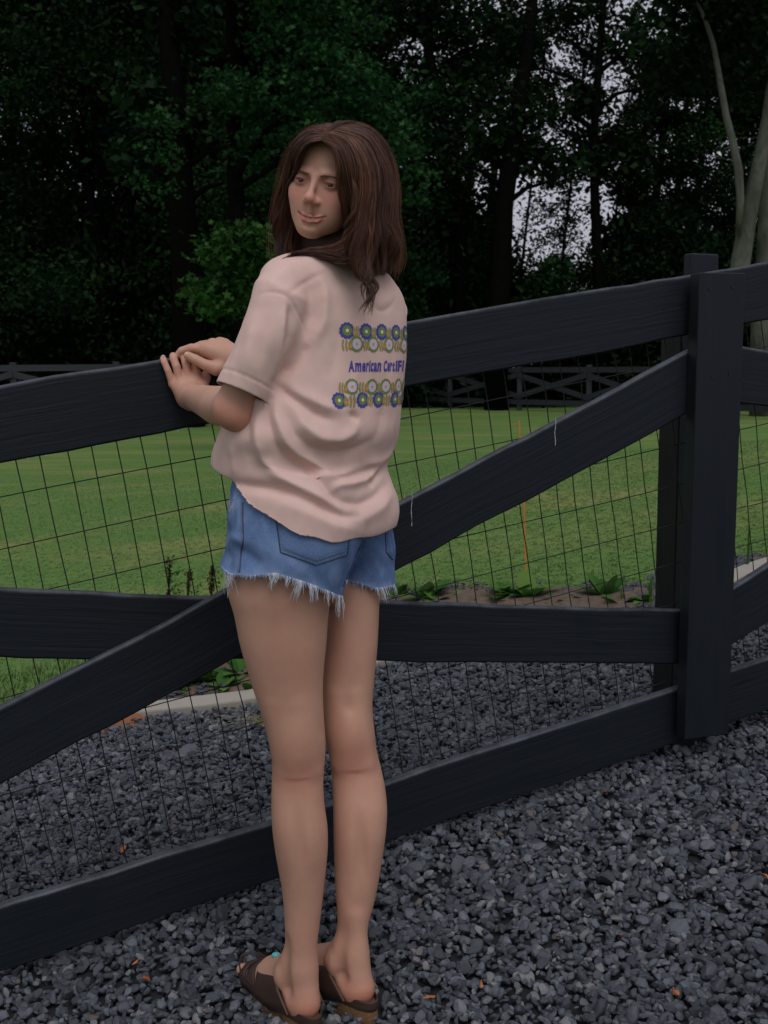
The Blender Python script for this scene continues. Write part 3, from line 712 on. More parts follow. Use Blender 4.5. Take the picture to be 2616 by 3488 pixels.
# crowns round the sky gap, each a tree of its own column; 'open_' says how much sky a spot keeps
GAPY = [-50, 60, 200, 300, 400, 550, 650, 750, 850, 900]
GAPL = [1900, 1880, 1960, 1965, 1890, 1860, 1825, 1790, 1770, 1790]
GAPR = [2030, 2040, 2130, 2075, 2040, 2040, 1980, 1960, 1950, 1930]
def open_(x, y):
    l, r = np.interp(y, GAPY, GAPL), np.interp(y, GAPY, GAPR)
    if y > 905: return 0
    if l < x < r: return .62
    if (1370 < x < 1570 and 110 < y < 330) or (1500 < x < 1700 and 230 < y < 420): return .5
    if (1560 < x < 1800 and 330 < y < 760): return .42
    if l - 90 < x < r + 90 or y < 90: return .32
    return .06
rg = random.Random(8)
for q, (cx, Z, w_, nl, lab) in enumerate(((1370, 44, 150, 9000, 'dark tree right behind the head with small sky gaps in its crown'), (1500, 40, 150, 9000, 'dark tree with ragged sky gaps high up right of the head'), (1640, 43, 150, 9000, 'dark tree left of the tall trunk by the sky gap'),
        (1770, 39, 130, 6000, 'tree whose leaves edge the bright sky gap on its left'), (1905, 36, 150, 4990, 'thin leafy crown with the pale sky showing through it'), (2070, 40, 130, 7500, 'tree whose leaves edge the bright sky gap on its right'),
        (2200, 37, 150, 11000, 'dense dark tree right of the bright sky gap'), (2340, 41, 160, 12000, 'dense dark tree left of the pale forked trunk'), (2480, 38, 150, 11000, 'dense dark tree behind the pale forked trunk'), (2270, 47, 220, 12000, 'dark tree deep in the wood above the fence post'), (1560, 48, 240, 7000, 'dark tree deep in the wood between head and sky gap'))):
    sp = []
    while len(sp) < (70 if nl > 5000 else 46):
        y = rg.uniform(-260, 1180); x = cx + rg.gauss(0, w_ * .62)
        if rg.random() < open_(x, y): continue
        e_ = 1.0 if open_(x, y) < .1 else .45; sp.append(pblob(x, y, Z + rg.uniform(-1.2, 1.2), rg.uniform(30, 70) * e_, rg.uniform(16, 34) * e_, 1))
    if nl < 5000:
        for _ in range(150):
            y = rg.uniform(60, 900); x = rg.uniform(np.interp(y, GAPY, GAPL), np.interp(y, GAPY, GAPR)); sp.append(pblob(x, y, Z, rg.uniform(8, 26), rg.uniform(5, 12), 1))
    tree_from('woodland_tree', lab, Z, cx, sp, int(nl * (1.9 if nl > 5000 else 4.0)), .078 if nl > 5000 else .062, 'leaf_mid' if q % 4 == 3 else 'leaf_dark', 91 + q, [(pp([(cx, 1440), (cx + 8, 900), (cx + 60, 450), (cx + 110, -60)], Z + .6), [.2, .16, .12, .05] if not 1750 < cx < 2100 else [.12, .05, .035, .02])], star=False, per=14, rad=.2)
tree_from('woodland_bush', 'grey green shrub at the foot of the sky gap', 34, 1850, [pblob(1840, 1000, 34, 60, 70), pblob(1790, 1060, 34, 70, 50), pblob(1900, 940, 34, 50, 60, .6), pblob(1850, 1150, 34, 130, 60)], 2600, .10, 'leaf_mid', 92,
          [(pp([(1850, 1430), (1850, 1100)], 34.2), [.05, .02])], star=False, per=14, rad=.15, cat='bush')

# ------------------------------------------------------------------ planting by the kerb
def weed(px, py, nleaf, size, label, seed, upright=.5, mat='leaf_bed', long_=2.2):
    p = on_ground(px, py, .01); rs_ = np.random.RandomState(seed); t = empty('weed', tuple(p)); tag(t, label, 'plant')
    for i in range(nleaf):
        a = rs_.uniform(0, 6.28); el = rs_.uniform(.15, 1.2) * upright + .15; L_ = size * rs_.uniform(.6, 1.2); w = L_ / long_ / 2
        d = np.array([math.cos(a) * math.cos(el), math.sin(a) * math.cos(el), math.sin(el)]); sd = np.array([-math.sin(a), math.cos(a), 0])
        v = []; K = 5; sh = []
        for k in range(K + 1):
            tt = k / K; c = d * L_ * tt + np.array([0, 0, -.35 * L_ * tt * tt + .1 * L_ * tt]); ww = w * math.sin(math.pi * (tt * .85 + .12)) * (1 if k < K else .1)
            v += [c - sd * ww, c + (0, 0, -.12 * ww), c + sd * ww]
        f = []
        for k in range(K): f += [(3 * k, 3 * k + 1, 3 * k + 4, 3 * k + 3), (3 * k + 1, 3 * k + 2, 3 * k + 5, 3 * k + 4)]
        me = mesh_np('leaf', np.array(v), f, True); set_attr(me, 'shade', [rs_.rand()] * len(v)); me.materials.append(M[mat])
        o = bpy.data.objects.new('leaf', me); link(o, t)
    return t
weed(1450, 2045, 16, .17, 'leafy weed in the bed beside the frayed shorts', 1, .9)
weed(1400, 2070, 10, .13, 'low broad leaved weed closest to the thigh', 2, .5)
weed(1490, 2050, 9, .10, 'small broad leaved weed left of the bare patch', 3, .5)
weed(1710, 2040, 10, .14, 'leafy weed just left of the orange stake', 4, .8)
weed(1800, 2040, 13, .16, 'broad leaved weed at the foot of the orange stake', 5, .8)
weed(1760, 2058, 8, .08, 'tiny weed in front of the orange stake', 6, .5)
weed(1930, 2060, 9, .10, 'low weed midway between the stake and the post', 7, .5)
weed(2060, 2040, 12, .14, 'bushy weed left of the upright iris leaves', 8, .9)
weed(2110, 2060, 8, .09, 'low weed before the iris leaves', 9, .5)
weed(1570, 2040, 12, .06, 'small weed right of the bare straw patch', 31, .6)
weed(1630, 2055, 12, .06, 'tuft of tiny leaves left of the stake weeds', 32, .6)
weed(1990, 2050, 14, .07, 'small round leaved weed between stake and iris', 33, .6)
weed(1360, 2040, 12, .10, 'weed half hidden behind the denim fray', 34, .9)
weed(1870, 2050, 10, .06, 'seedling right of the stake weed', 35, .6)
weed(2200, 2050, 10, .08, 'weed at the foot of the tall iris leaves', 36, .8)
weed(620, 2345, 22, .10, 'leafy weed clump behind the left end of the concrete edging', 10, .9)
weed(690, 2330, 26, .11, 'densest green weed clump above the concrete edging', 11, .9)
weed(560, 2360, 14, .07, 'small leaved weed at the left end of the concrete edging', 12, .7)
weed(760, 2345, 14, .09, 'reddish green weed above the concrete edging near the thigh', 13, .7)
weed(820, 2300, 12, .12, 'thin weed on dark mulch close to the thigh', 14, .8)
weed(850, 2360, 8, .08, 'weed leaning over the edging next to the knee', 15, .8)
def blades(name, label, px, py, n_, L0, w, seed, mat='straw', spread=.5, cat='grass clump', dirx=0, lift=1.0, dz=0.0):
    p = on_ground(px, py, dz); rs_ = np.random.RandomState(seed); t = empty(name, tuple(p)); tag(t, label, cat)
    for i in range(n_):
        a = rs_.uniform(0, 6.28); L_ = L0 * rs_.uniform(.6, 1.15); dx, dy = math.cos(a) * spread + dirx, math.sin(a) * spread; b_ = MB()
        K = 6; v = []
        sd = np.array([1, .2, 0]) if abs(dx) < .5 else np.array([.2, 1, .3])
        sd = sd / np.linalg.norm(sd)
        for k in range(K + 1):
            tt = k / K; c = np.array([dx * L_ * tt ** 1.3, dy * L_ * tt ** 1.3, lift * L_ * (tt - .55 * tt * tt * (1 + spread)) * .9]); ww = w * (1 - tt * .9)
            v += [c - sd * ww, c + sd * ww]
        f = [(2 * k, 2 * k + 1, 2 * k + 3, 2 * k + 2) for k in range(K)]
        me = mesh_np('blade', np.array(v), f, True); set_attr(me, 'shade', [rs_.rand()] * len(v)); me.materials.append(M[mat]); link(bpy.data.objects.new('blade', me), t)
    return t
blades('grass_clump', 'straw coloured grass clump bending over the gravel beside the knee', 930, 2500, 26, .26, .0016, 1, dirx=-.35, spread=.6)
blades('iris', 'upright blue green iris leaves close to the dark post', 2215, 2070, 7, .20, .006, 2, 'leaf_bed', .10, 'plant', lift=1.6)
blades('iris', 'short pointed iris leaves left of the tall ones', 2120, 2065, 5, .13, .006, 3, 'leaf_bed', .14, 'plant', lift=1.5)
blades('iris', 'single tall leaf blade right of the batten', 2545, 1950, 3, .33, .006, 4, 'leaf_bed', .05, 'plant', lift=1.6)
def stalk(px, y0, y1, r, label, seed, green=0):
    b0 = on_ground(px, y1 + 60); rs_ = np.random.RandomState(seed); t = empty('dead_flower_stalk', tuple(b0)); tag(t, label, 'plant')
    rr = ray(px + 6, y0); top = np.array([0, 0, CAMZ]) + rr * (b0[1] / rr[1]) - b0
    n_ = 340; tt = rs_.rand(n_); C = top[None] * tt[:, None] + rs_.normal(0, 1, (n_, 3)) * r * (.55 + .5 * np.sin(tt * 7 + seed))[:, None]
    C = C[C[:, 2] > top[2] * .1]
    V, Fc, sh = leaf_faces(C, .008, rs_)
    me = mesh_np('seed_head', V, Fc, False); set_attr(me, 'shade', sh); me.materials.append(M['dead']); link(bpy.data.objects.new('seed_head', me), t)
    link(bpy.data.objects.new('stem', limb_mesh('stem', [([(0, 0, 0), top * .5, top], [.003, .003, .002])], M['bark'])), t)
    if green:
        n_ = green; C = top[None] * rs_.rand(n_)[:, None] * .8 + rs_.normal(0, 1, (n_, 3)) * .02 + np.array([.035, 0, 0])
        V, Fc, sh = leaf_faces(C, .010, rs_); me = mesh_np('foliage', V, Fc, False); set_attr(me, 'shade', sh); me.materials.append(M['leaf_bed']); link(bpy.data.objects.new('foliage', me), t)
stalk(572, 1905, 2030, .011, 'tallest dark dead flower stalk left of the shorts', 1, 160)
stalk(638, 1945, 2035, .008, 'middle dark dead flower stalk with green leaves', 2, 90)
stalk(718, 1925, 2030, .009, 'dead flower stalk closest to the denim hem', 3, 60)
# stake
b0 = on_ground(1796, 2015); r_ = ray(1767, 1432); tp = np.array([0, 0, CAMZ]) + r_ * ((b0[1] + .05) / r_[1])
st_ = MB(); st_.tube([b0 - (0, 0, .1), (b0 + tp) / 2 + (.004, 0, 0), tp], [.0055, .005, .0045], 8); tag(st_.build('marker_stake', M['stake']), 'thin orange marker stake standing at the edge of the lawn', 'stake')
# fallen leaves
def fallen(px, py, size, label, seed, dz=.016, mat='autumn'):
    p = on_ground(px, py, dz); rs_ = np.random.RandomState(seed); K = 9
    ang = np.sort(rs_.uniform(0, 6.28, K)); rad = size * rs_.uniform(.45, 1.0, K) * (1 + .5 * np.cos(ang * 2))
    v = [(0, 0, .003)] + [(r * math.cos(a), r * math.sin(a) * .75, rs_.normal(0, size * .15)) for a, r in zip(ang, rad)]
    f = [(0, 1 + k, 1 + (k + 1) % K) for k in range(K)]
    me = mesh_np('fallen_leaf', np.array(v), f, False); set_attr(me, 'shade', [rs_.rand()] * len(v)); me.materials.append(M[mat])
    o = bpy.data.objects.new('fallen_leaf', me); link(o); o.location = p + (0, 0, .006); o.rotation_euler = (rs_.normal(.25, .2), rs_.normal(0, .2), rs_.uniform(0, 6.28))
    tag(o, label, 'leaf', 'orange leaves fallen on the gravel')
fallen(2296, 3388, .016, 'largest orange fallen leaf at the lower right of the gravel', 1)
fallen(1455, 3405, .013, 'orange brown fallen leaf right of the brown clogs', 2)
fallen(2608, 2990, .012, 'orange leaf at the right edge of the gravel', 3)
fallen(466, 3285, .012, 'pale orange leaf lying left of the clogs', 4)
fallen(503, 3340, .011, 'reddish leaf just below the pale orange one', 5)
fallen(420, 2900, .014, 'orange leaf on the gravel behind the lowest rail', 6)
fallen(2058, 2705, .010, 'yellow brown leaf right of the legs near the bottom rail', 7)
fallen(1640, 3362, .009, 'small rusty leaf between the clogs and the largest leaf', 8)
fallen(2110, 3195, .008, 'tiny orange leaf in the middle of the right gravel', 9)
fallen(620, 1905, .022, 'orange leaf on the lawn above the dead stalks', 10, .03)
fallen(1650, 2390, .009, 'small reddish leaf behind the fence on the gravel', 11)

# ================================================================== the person
def smin(a, b, k):
    if k <= 0: return np.minimum(a, b)
    h = np.clip(.5 + .5 * (b - a) / k, 0, 1); return b * (1 - h) + a * h - k * h * (1 - h)
def norm(v): v = np.asarray(v, float); return v / np.linalg.norm(v)

class Sdf:
    """list of primitives (lo, hi, fn, k, op); evaluated only where a primitive's box reaches"""
    def __init__(s): s.p = []
    def add(s, lo, hi, fn, k=.01, op='+'): s.p.append((np.asarray(lo, float), np.asarray(hi, float), fn, k, op))
    def ell(s, c, r, k=.01, op='+', R=None):
        c = np.asarray(c, float); r = np.asarray(r, float) if not np.isscalar(r) else np.array([r] * 3)
        rm = r.max()
        def fn(p):
            q = p - c
            if R is not None: q = q @ R            # R columns = local axes
            g = np.sqrt(((q / r) ** 2).sum(-1)) + 1e-9; g2 = np.sqrt(((q / (r * r)) ** 2).sum(-1)) + 1e-9
            return g * (g - 1) / g2
        s.add(c - rm, c + rm, fn, k, op)
    def cone(s, a, b, ra, rb, k=.01, op='+'):
        a = np.asarray(a, float); b = np.asarray(b, float); d = b - a; L2 = d @ d
        def fn(p):
            t = np.clip(((p - a) @ d) / L2, 0, 1); return np.sqrt(((p - a - t[..., None] * d) ** 2).sum(-1)) - (ra + (rb - ra) * t)
        s.add(np.minimum(a - ra, b - rb), np.maximum(a + ra, b + rb), fn, k, op)
    def chain(s, pts, rads, k=.006, op='+'):
        for i in range(len(pts) - 1): s.cone(pts[i], pts[i + 1], rads[i], rads[i + 1], k if i == 0 else .0012, op)
    def eval_pts(s, p):
        d = np.full(p.shape[:-1], 1.0)
        lo = p.reshape(len(p), -1, 3).min(1); hi = p.reshape(len(p), -1, 3).max(1)
        for (l, h, fn, k, op) in s.p:
            mg = .035 + k
            m_ = np.all(hi > l - mg, 1) & np.all(lo < h + mg, 1)
            if not m_.any(): continue
            v = fn(p[m_])
            if op == '+': d[m_] = smin(d[m_], v, k)
            elif op == '-': d[m_] = -smin(-d[m_], v, k)
        return d

def loft_table(stations, n=160):
    """stations: rows of numbers sorted by first column -> smooth dense table"""
    st = np.array(stations, float); st = st[np.argsort(st[:, 0])]
    z = np.linspace(st[0, 0], st[-1, 0], n); out = [z]
    h = np.diff(st[:, 0])
    for c in range(1, st.shape[1]):
        y = st[:, c]; dl = np.diff(y) / h; mm = np.zeros(len(y)); mm[0], mm[-1] = dl[0], dl[-1]
        for i in range(1, len(y) - 1): mm[i] = (dl[i - 1] * h[i] + dl[i] * h[i - 1]) / (h[i] + h[i - 1])
        i = np.clip(np.searchsorted(st[:, 0], z, 'right') - 1, 0, len(h) - 1); t = (z - st[i, 0]) / h[i]
        out.append((2 * t**3 - 3 * t**2 + 1) * y[i] + (t**3 - 2 * t**2 + t) * h[i] * mm[i] + (-2 * t**3 + 3 * t**2) * y[i + 1] + (t**3 - t**2) * h[i] * mm[i + 1])
    return np.array(out)

def zloft(tab, ang=0.0, power=2.0):
    """loft along z: columns cx, cy, a, b; a along (cos ang, sin ang)"""
    ca_, sa2 = math.cos(ang), math.sin(ang); z0, z1 = tab[0, 0], tab[0, -1]
    def fn(p):
        z = p[..., 2]; zc = np.clip(z, z0, z1); g = lambda i: np.interp(zc, tab[0], tab[i])
        x = p[..., 0] - g(1); y = p[..., 1] - g(2); a, b = g(3), g(4)
        u = np.abs(x * ca_ + y * sa2) / a; v = np.abs(-x * sa2 + y * ca_) / b
        r = (u ** power + v ** power + 1e-12) ** (1 / power)
        d = (r - 1) * np.minimum(a, b)
        e = np.maximum(z0 - z, z - z1)
        return np.where(e > 0, np.sqrt(np.maximum(d, 0) ** 2 + e ** 2), np.maximum(d, e))
    r = np.maximum(tab[3], tab[4]); lo = [(tab[1] - r).min(), (tab[2] - r).min(), z0]; hi = [(tab[1] + r).max(), (tab[2] + r).max(), z1]
    return fn, lo, hi

def axloft(stations, side):
    """loft along a straight-ish axis; stations: (center3, a, b); side: direction of a"""
    C = np.array([s_[0] for s_ in stations]); A = np.array([s_[1] for s_ in stations]); B = np.array([s_[2] for s_ in stations])
    ax = norm(C[-1] - C[0]); T = (C - C[0]) @ ax; sd = norm(side - (side @ ax) * ax); ot = np.cross(ax, sd)
    tab = loft_table(np.column_stack([T, C - C[0] - T[:, None] * ax, A, B]))
    def tt(p): return (p - C[0]) @ ax
    def fn(p):
        t = tt(p); tc = np.clip(t, T[0], T[-1]); g = lambda i: np.interp(tc, tab[0], tab[i])
        c = C[0] + tc[..., None] * ax + np.stack([g(1), g(2), g(3)], -1); q = p - c
        u = q @ sd / g(4); v = q @ ot / g(5); r = np.sqrt(u * u + v * v + 1e-12)
        d = (r - 1) * np.minimum(g(4), g(5)); e = np.maximum(T[0] - t, t - T[-1])
        return np.where(e > 0, np.sqrt(np.maximum(d, 0) ** 2 + e ** 2), np.maximum(d, e))
    r = max(A.max(), B.max()); return fn, C.min(0) - r, C.max(0) + r, tt, T[-1]

def surface_nets(sdf, lo, hi, dx, dy, zsteps):
    """zsteps: function z -> step. returns verts, quads"""
    xs = np.arange(lo[0], hi[0] + dx, dx); ys = np.arange(lo[1], hi[1] + dy, dy)
    zs = [lo[2]]
    while zs[-1] < hi[2]: zs.append(zs[-1] + zsteps(zs[-1]))
    zs = np.array(zs); Bk = 6
    def pad(a):
        n = (-(len(a) - 1)) % Bk; st = a[-1] - a[-2]
        return np.concatenate([a, a[-1] + st * np.arange(1, n + 1)])
    xs, ys, zs = pad(xs), pad(ys), pad(zs); nx, ny, nz = len(xs), len(ys), len(zs)
    bx, by, bz = (nx - 1) // Bk, (ny - 1) // Bk, (nz - 1) // Bk
    I, J, K = np.meshgrid(np.arange(bx), np.arange(by), np.arange(bz), indexing='ij'); I, J, K = I.ravel(), J.ravel(), K.ravel()
    mid = lambda a, i: (a[i * Bk] + a[i * Bk + Bk]) / 2
    c = np.stack([mid(xs, I), mid(ys, J), mid(zs, K)], -1)
    hd = .5 * np.sqrt((Bk * dx) ** 2 + (Bk * dy) ** 2 + (zs[K * Bk + Bk] - zs[K * Bk]) ** 2)
    dv = np.concatenate([sdf.eval_pts(q[:, None])[:, 0] for q in np.array_split(c, max(1, len(c) // 60000))])
    m_ = np.abs(dv) < hd * 1.35 + .002; I, J, K = I[m_], J[m_], K[m_]
    ar = np.arange(Bk + 1)
    gi = I[:, None] * Bk + ar; gj = J[:, None] * Bk + ar; gk = K[:, None] * Bk + ar
    nb = len(I); D = np.empty((nb, Bk + 1, Bk + 1, Bk + 1), np.float32)
    for s0 in range(0, nb, 3000):
        sl = slice(s0, min(nb, s0 + 3000)); n_ = sl.stop - sl.start; S3 = (n_, Bk + 1, Bk + 1, Bk + 1)
        X = np.broadcast_to(xs[gi[sl]][:, :, None, None], S3); Y = np.broadcast_to(ys[gj[sl]][:, None, :, None], S3); Z = np.broadcast_to(zs[gk[sl]][:, None, None, :], S3)
        D[sl] = sdf.eval_pts(np.stack([X, Y, Z], -1).reshape(n_, -1, 3)).reshape(S3)
    ins = D < 0
    cnt = sum(ins[:, a:Bk + a, b:Bk + b, c_:Bk + c_].astype(np.int8) for a in (0, 1) for b in (0, 1) for c_ in (0, 1))
    b_, ci, cj, ck = np.nonzero((cnt > 0) & (cnt < 8))
    off = np.array([(a, b, c_) for a in (0, 1) for b in (0, 1) for c_ in (0, 1)])
    val = np.stack([D[b_, ci + o[0], cj + o[1], ck + o[2]] for o in off], -1)
    acc = np.zeros((len(b_), 3)); num = np.zeros(len(b_))
    for e0 in range(8):
        for e1 in range(e0 + 1, 8):
            dd = off[e1] - off[e0]
            if np.abs(dd).sum() != 1: continue
            v0, v1 = val[:, e0], val[:, e1]; cr = (v0 < 0) != (v1 < 0)
            t = np.where(cr, v0 / (v0 - v1 + 1e-20), 0)
            acc += np.where(cr[:, None], off[e0] + t[:, None] * dd, 0); num += cr
    loc = acc / num[:, None]
    ii, jj, kk = gi[b_, 0] + ci, gj[b_, 0] + cj, gk[b_, 0] + ck
    V = np.stack([xs[ii] + loc[:, 0] * (xs[ii + 1] - xs[ii]), ys[jj] + loc[:, 1] * (ys[jj + 1] - ys[jj]), zs[kk] + loc[:, 2] * (zs[kk + 1] - zs[kk])], -1)
    key = (ii.astype(np.int64) * ny + jj) * nz + kk; o = np.argsort(key); ks = key[o]
    def vid(i, j, k):
        q = (i.astype(np.int64) * ny + j) * nz + k; a = np.clip(np.searchsorted(ks, q), 0, len(ks) - 1); return np.where(ks[a] == q, o[a], -1)
    quads = []
    for ax_ in range(3):
        A = [slice(0, Bk)] * 3; A2 = list(A); A2[ax_] = slice(1, Bk + 1)
        f0 = ins[(slice(None), *A)]; f1 = ins[(slice(None), *A2)]
        b2, i2, j2, k2 = np.nonzero(f0 != f1); flip = f0[b2, i2, j2, k2]
        g_ = [gi[b2, 0] + i2, gj[b2, 0] + j2, gk[b2, 0] + k2]; u_, v_ = [(1, 2), (2, 0), (0, 1)][ax_]
        q = []
        for du, dv_ in ((-1, -1), (0, -1), (0, 0), (-1, 0)):
            h = [x.copy() for x in g_]; h[u_] = h[u_] + du; h[v_] = h[v_] + dv_; q.append(vid(*h))
        q = np.stack(q, -1); ok = (q >= 0).all(1); q, flip = q[ok], flip[ok]
        q[~flip] = q[~flip][:, ::-1]; quads.append(q)
    return V, np.concatenate(quads)

def relax(V, Q, it=1, lam=.5, mask=None):
    E = np.concatenate([Q[:, [0, 1]], Q[:, [1, 2]], Q[:, [2, 3]], Q[:, [3, 0]]])
    for _ in range(it):
        s_ = np.zeros_like(V); c_ = np.zeros(len(V))
        for a, b in ((0, 1), (1, 0)):
            for k in range(3): s_[:, k] += np.bincount(E[:, a], V[E[:, b], k], len(V))
            c_ += np.bincount(E[:, a], minlength=len(V))
        W_ = V + lam * (s_ / np.maximum(c_, 1)[:, None] - V)
        V = W_ if mask is None else np.where(mask[:, None], W_, V)
    return V
def vnormals(V, Q):
    n_ = np.cross(V[Q[:, 2]] - V[Q[:, 0]], V[Q[:, 3]] - V[Q[:, 1]]); out = np.zeros_like(V)
    for k in range(4):
        for c_ in range(3): out[:, c_] += np.bincount(Q[:, k], n_[:, c_], len(V))
    return out / (np.linalg.norm(out, axis=1)[:, None] + 1e-12)
def clip_mesh(V, Q, h, snap):
    """keep h >= 0; snap: moves the vertices below the line onto it"""
    keep = (h[Q] >= 0).any(1); Q = Q[keep]; low = h < 0; V = V.copy(); V[low] = snap(V[low], h[low])
    used = np.unique(Q); rm = -np.ones(len(V), int); rm[used] = np.arange(len(used)); return V[used], rm[Q], used
def bvh(V, Q): return BVHTree.FromPolygons([tuple(v) for v in V.tolist()], [tuple(q) for q in Q.tolist()], all_triangles=False)
def hit(bv_, px, py, lift=0.0):
    r = norm(ray(px, py)); a = bv_.ray_cast(Vector((0, 0, CAMZ)), Vector(r))
    if a[0] is None: return None
    n_ = np.array(a[1]);  n_ = n_ if n_ @ r < 0 else -n_
    return np.array(a[0]) + n_ * lift

# ---- person materials
m, n, b = new_mat('skin')
at = N(n, 'ShaderNodeAttribute'); at.attribute_name = 'tone'
f = noise_tex(n, 32, 6, .68, coord(n)); f2 = noise_tex(n, 11, 5, .6, coord(n))
sk = mix_rgb(n, f2, (0.49, 0.262, 0.175), (0.61, 0.350, 0.245)); sk = mix_rgb(n, ramp(n, f, [(0.35, 0.0), (0.75, .45)]), sk, (0.50, 0.24, 0.175))
sk = mix_rgb(n, 1.0, sk, at.outputs['Color'], 'MULTIPLY')
n.links.new(sk, b.inputs['Base Color']); b.inputs['Roughness'].default_value = .52; b.inputs['Specular IOR Level'].default_value = .4
b.inputs['Subsurface Weight'].default_value = .12; b.inputs['Subsurface Radius'].default_value = (.012, .005, .003); b.inputs['Subsurface Scale'].default_value = 1.0
bump(n, b, noise_tex(n, 420, 3, .6, coord(n)), .10, .0015)
M['skin'] = m
m, n, b = new_mat('pink_cotton')
f = noise_tex(n, 3.5, 4, .6, coord(n)); w_ = noise_tex(n, 900, 2, .7, coord(n))
st = noise_tex(n, 26, 4, .6, coord(n, 'Object', (2.2, 2.2, .55)), .4)
c = mix_rgb(n, f, (0.74, 0.500, 0.435), (0.79, 0.56, 0.49)); c = mix_rgb(n, ramp(n, st, [(0.66, 0.0), (0.76, .45)]), c, (0.66, 0.42, 0.34))
n.links.new(c, b.inputs['Base Color']); b.inputs['Roughness'].default_value = .92; b.inputs['Specular IOR Level'].default_value = .15
b.inputs['Sheen Weight'].default_value = .08; bump(n, b, w_, .25, .001)
M['shirt'] = m
m, n, b = new_mat('blue_denim')
f = noise_tex(n, 9, 5, .62, coord(n)); w_ = noise_tex(n, 700, 3, .7, coord(n, 'Object', (1, 1, .35)))
c = mix_rgb(n, ramp(n, f, [(0.32, 0.0), (0.72, 1.0)]), (0.048, 0.098, 0.245), (0.150, 0.245, 0.46))
c = mix_rgb(n, ramp(n, w_, [(0.35, 0.0), (0.8, .5)]), c, (0.28, 0.38, 0.58))
at = N(n, 'ShaderNodeAttribute'); at.attribute_name = 'worn'
c = mix_rgb(n, at.outputs['Fac'], c, (0.26, 0.36, 0.56))
n.links.new(c, b.inputs['Base Color']); b.inputs['Roughness'].default_value = .88; b.inputs['Specular IOR Level'].default_value = .2; bump(n, b, w_, .35, .001)
M['denim'] = m
M['thread'] = simple_mat('white_cotton_thread', (0.62, 0.64, 0.70), .9, .2, 60)
M['thread_blue'] = simple_mat('pale_blue_thread', (0.24, 0.33, 0.56), .9, .3, 60)
M['stitch'] = simple_mat('denim_stitch', (0.17, 0.20, 0.26), .9, .3, 200)
M['stitch_dark'] = simple_mat('denim_edge', (0.035, 0.06, 0.15), .9, .3, 200)
M['cork'] = simple_mat('cork_sole', (0.17, 0.088, 0.036), .9, .45, 160, .5)
M['leather'] = simple_mat('brown_leather', (0.050, 0.028, 0.020), .55, .3, 30, .2)
M['sole'] = simple_mat('dark_rubber', (0.02, 0.016, 0.014), .8, .2, 30)
M['suede'] = simple_mat('suede_footbed', (0.12, 0.07, 0.045), .95, .3, 60)
M['bead'] = simple_mat('turquoise_polish', (0.10, 0.55, 0.55), .25, .1, 10)
M['nail_pink'] = simple_mat('finger_nail', (0.62, 0.38, 0.33), .3, .05, 40)
M['gold'] = simple_mat('gold_ring', (0.75, 0.55, 0.25), .25, .05, 10, metallic=1)
for nm, colr, ro in (('ink_blue', (0.065, 0.065, 0.36), .85), ('ink_green', (0.17, 0.25, 0.06), .85), ('ink_mustard', (0.33, 0.29, 0.085), .85), ('ink_lilac', (0.62, 0.53, 0.66), .85), ('ink_orange', (0.72, 0.30, 0.06), .85), ('ink_cream', (0.80, 0.72, 0.62), .85)):
    M[nm] = simple_mat(nm, colr, ro, .06, 300)
m, n, b = new_mat('brown_hair')
hi_ = N(n, 'ShaderNodeAttribute'); hi_.attribute_name = 'tone'
c = ramp(n, hi_.outputs['Fac'], [(0.0, (0.018, 0.007, 0.005)), (0.45, (0.084, 0.032, 0.018)), (1.0, (0.31, 0.140, 0.068))])
n.links.new(c, b.inputs['Base Color']); b.inputs['Roughness'].default_value = .42; b.inputs['Specular IOR Level'].default_value = .28
M['hair'] = m
M['hair_base'] = simple_mat('hair_mass', (0.035, 0.016, 0.011), .7, .3, 40)
M['brow'] = simple_mat('brow_hair', (0.11, 0.065, 0.045), .8, .3, 200)
M['eye_white'] = simple_mat('eye_white', (0.20, 0.18, 0.175), .35, .03, 20)
M['iris'] = simple_mat('iris', (0.012, 0.010, 0.008), .28, .2, 200)
M['teeth'] = simple_mat('teeth', (0.66, 0.60, 0.52), .4, .05, 20)

# ---- joints
YL, YR = None, None
heelL = on_ground(1044, 3462, .030); heelR = on_ground(1230, 3412, .030)
toeL = on_ground(876, 3262, .030); fdL = norm((toeL - heelL) * (1, 1, 0))
fdR = norm(np.array([-.62, .78, 0]))
YL, YR = heelL[1] + .015, heelR[1] + .015
person = empty('person', (float((heelL[0] + heelR[0]) / 2), float((YL + YR) / 2), float(gz(heelL[0], heelL[1]))))
tag(person, 'person in a pink printed t-shirt and frayed denim shorts looking back over the shoulder', 'person')
A_ = math.radians(40)                                # body turn: faces left and away from the camera
Lv = np.array([-math.cos(A_), -math.sin(A_), 0]); Fv = np.array([-math.sin(A_), math.cos(A_), 0])

def row(py, l, r, Y, ratio, yoff=0.0, sh=0.0):
    a, b_ = P(l, py, Y), P(r, py, Y); w_ = (b_[0] - a[0]) / 2 * .985
    return (a[2] / 2 + b_[2] / 2, (a[0] + b_[0]) / 2, Y + yoff, w_, w_ * ratio)
def rowang(py, l, r, Y, ratio, ang=A_):
    a, b_ = P(l, py, Y), P(r, py, Y); w_ = (b_[0] - a[0]) / 2
    A = w_ / math.sqrt(math.cos(ang) ** 2 + (ratio * math.sin(ang)) ** 2)
    return (a[2] / 2 + b_[2] / 2, (a[0] + b_[0]) / 2, Y, A, A * ratio)

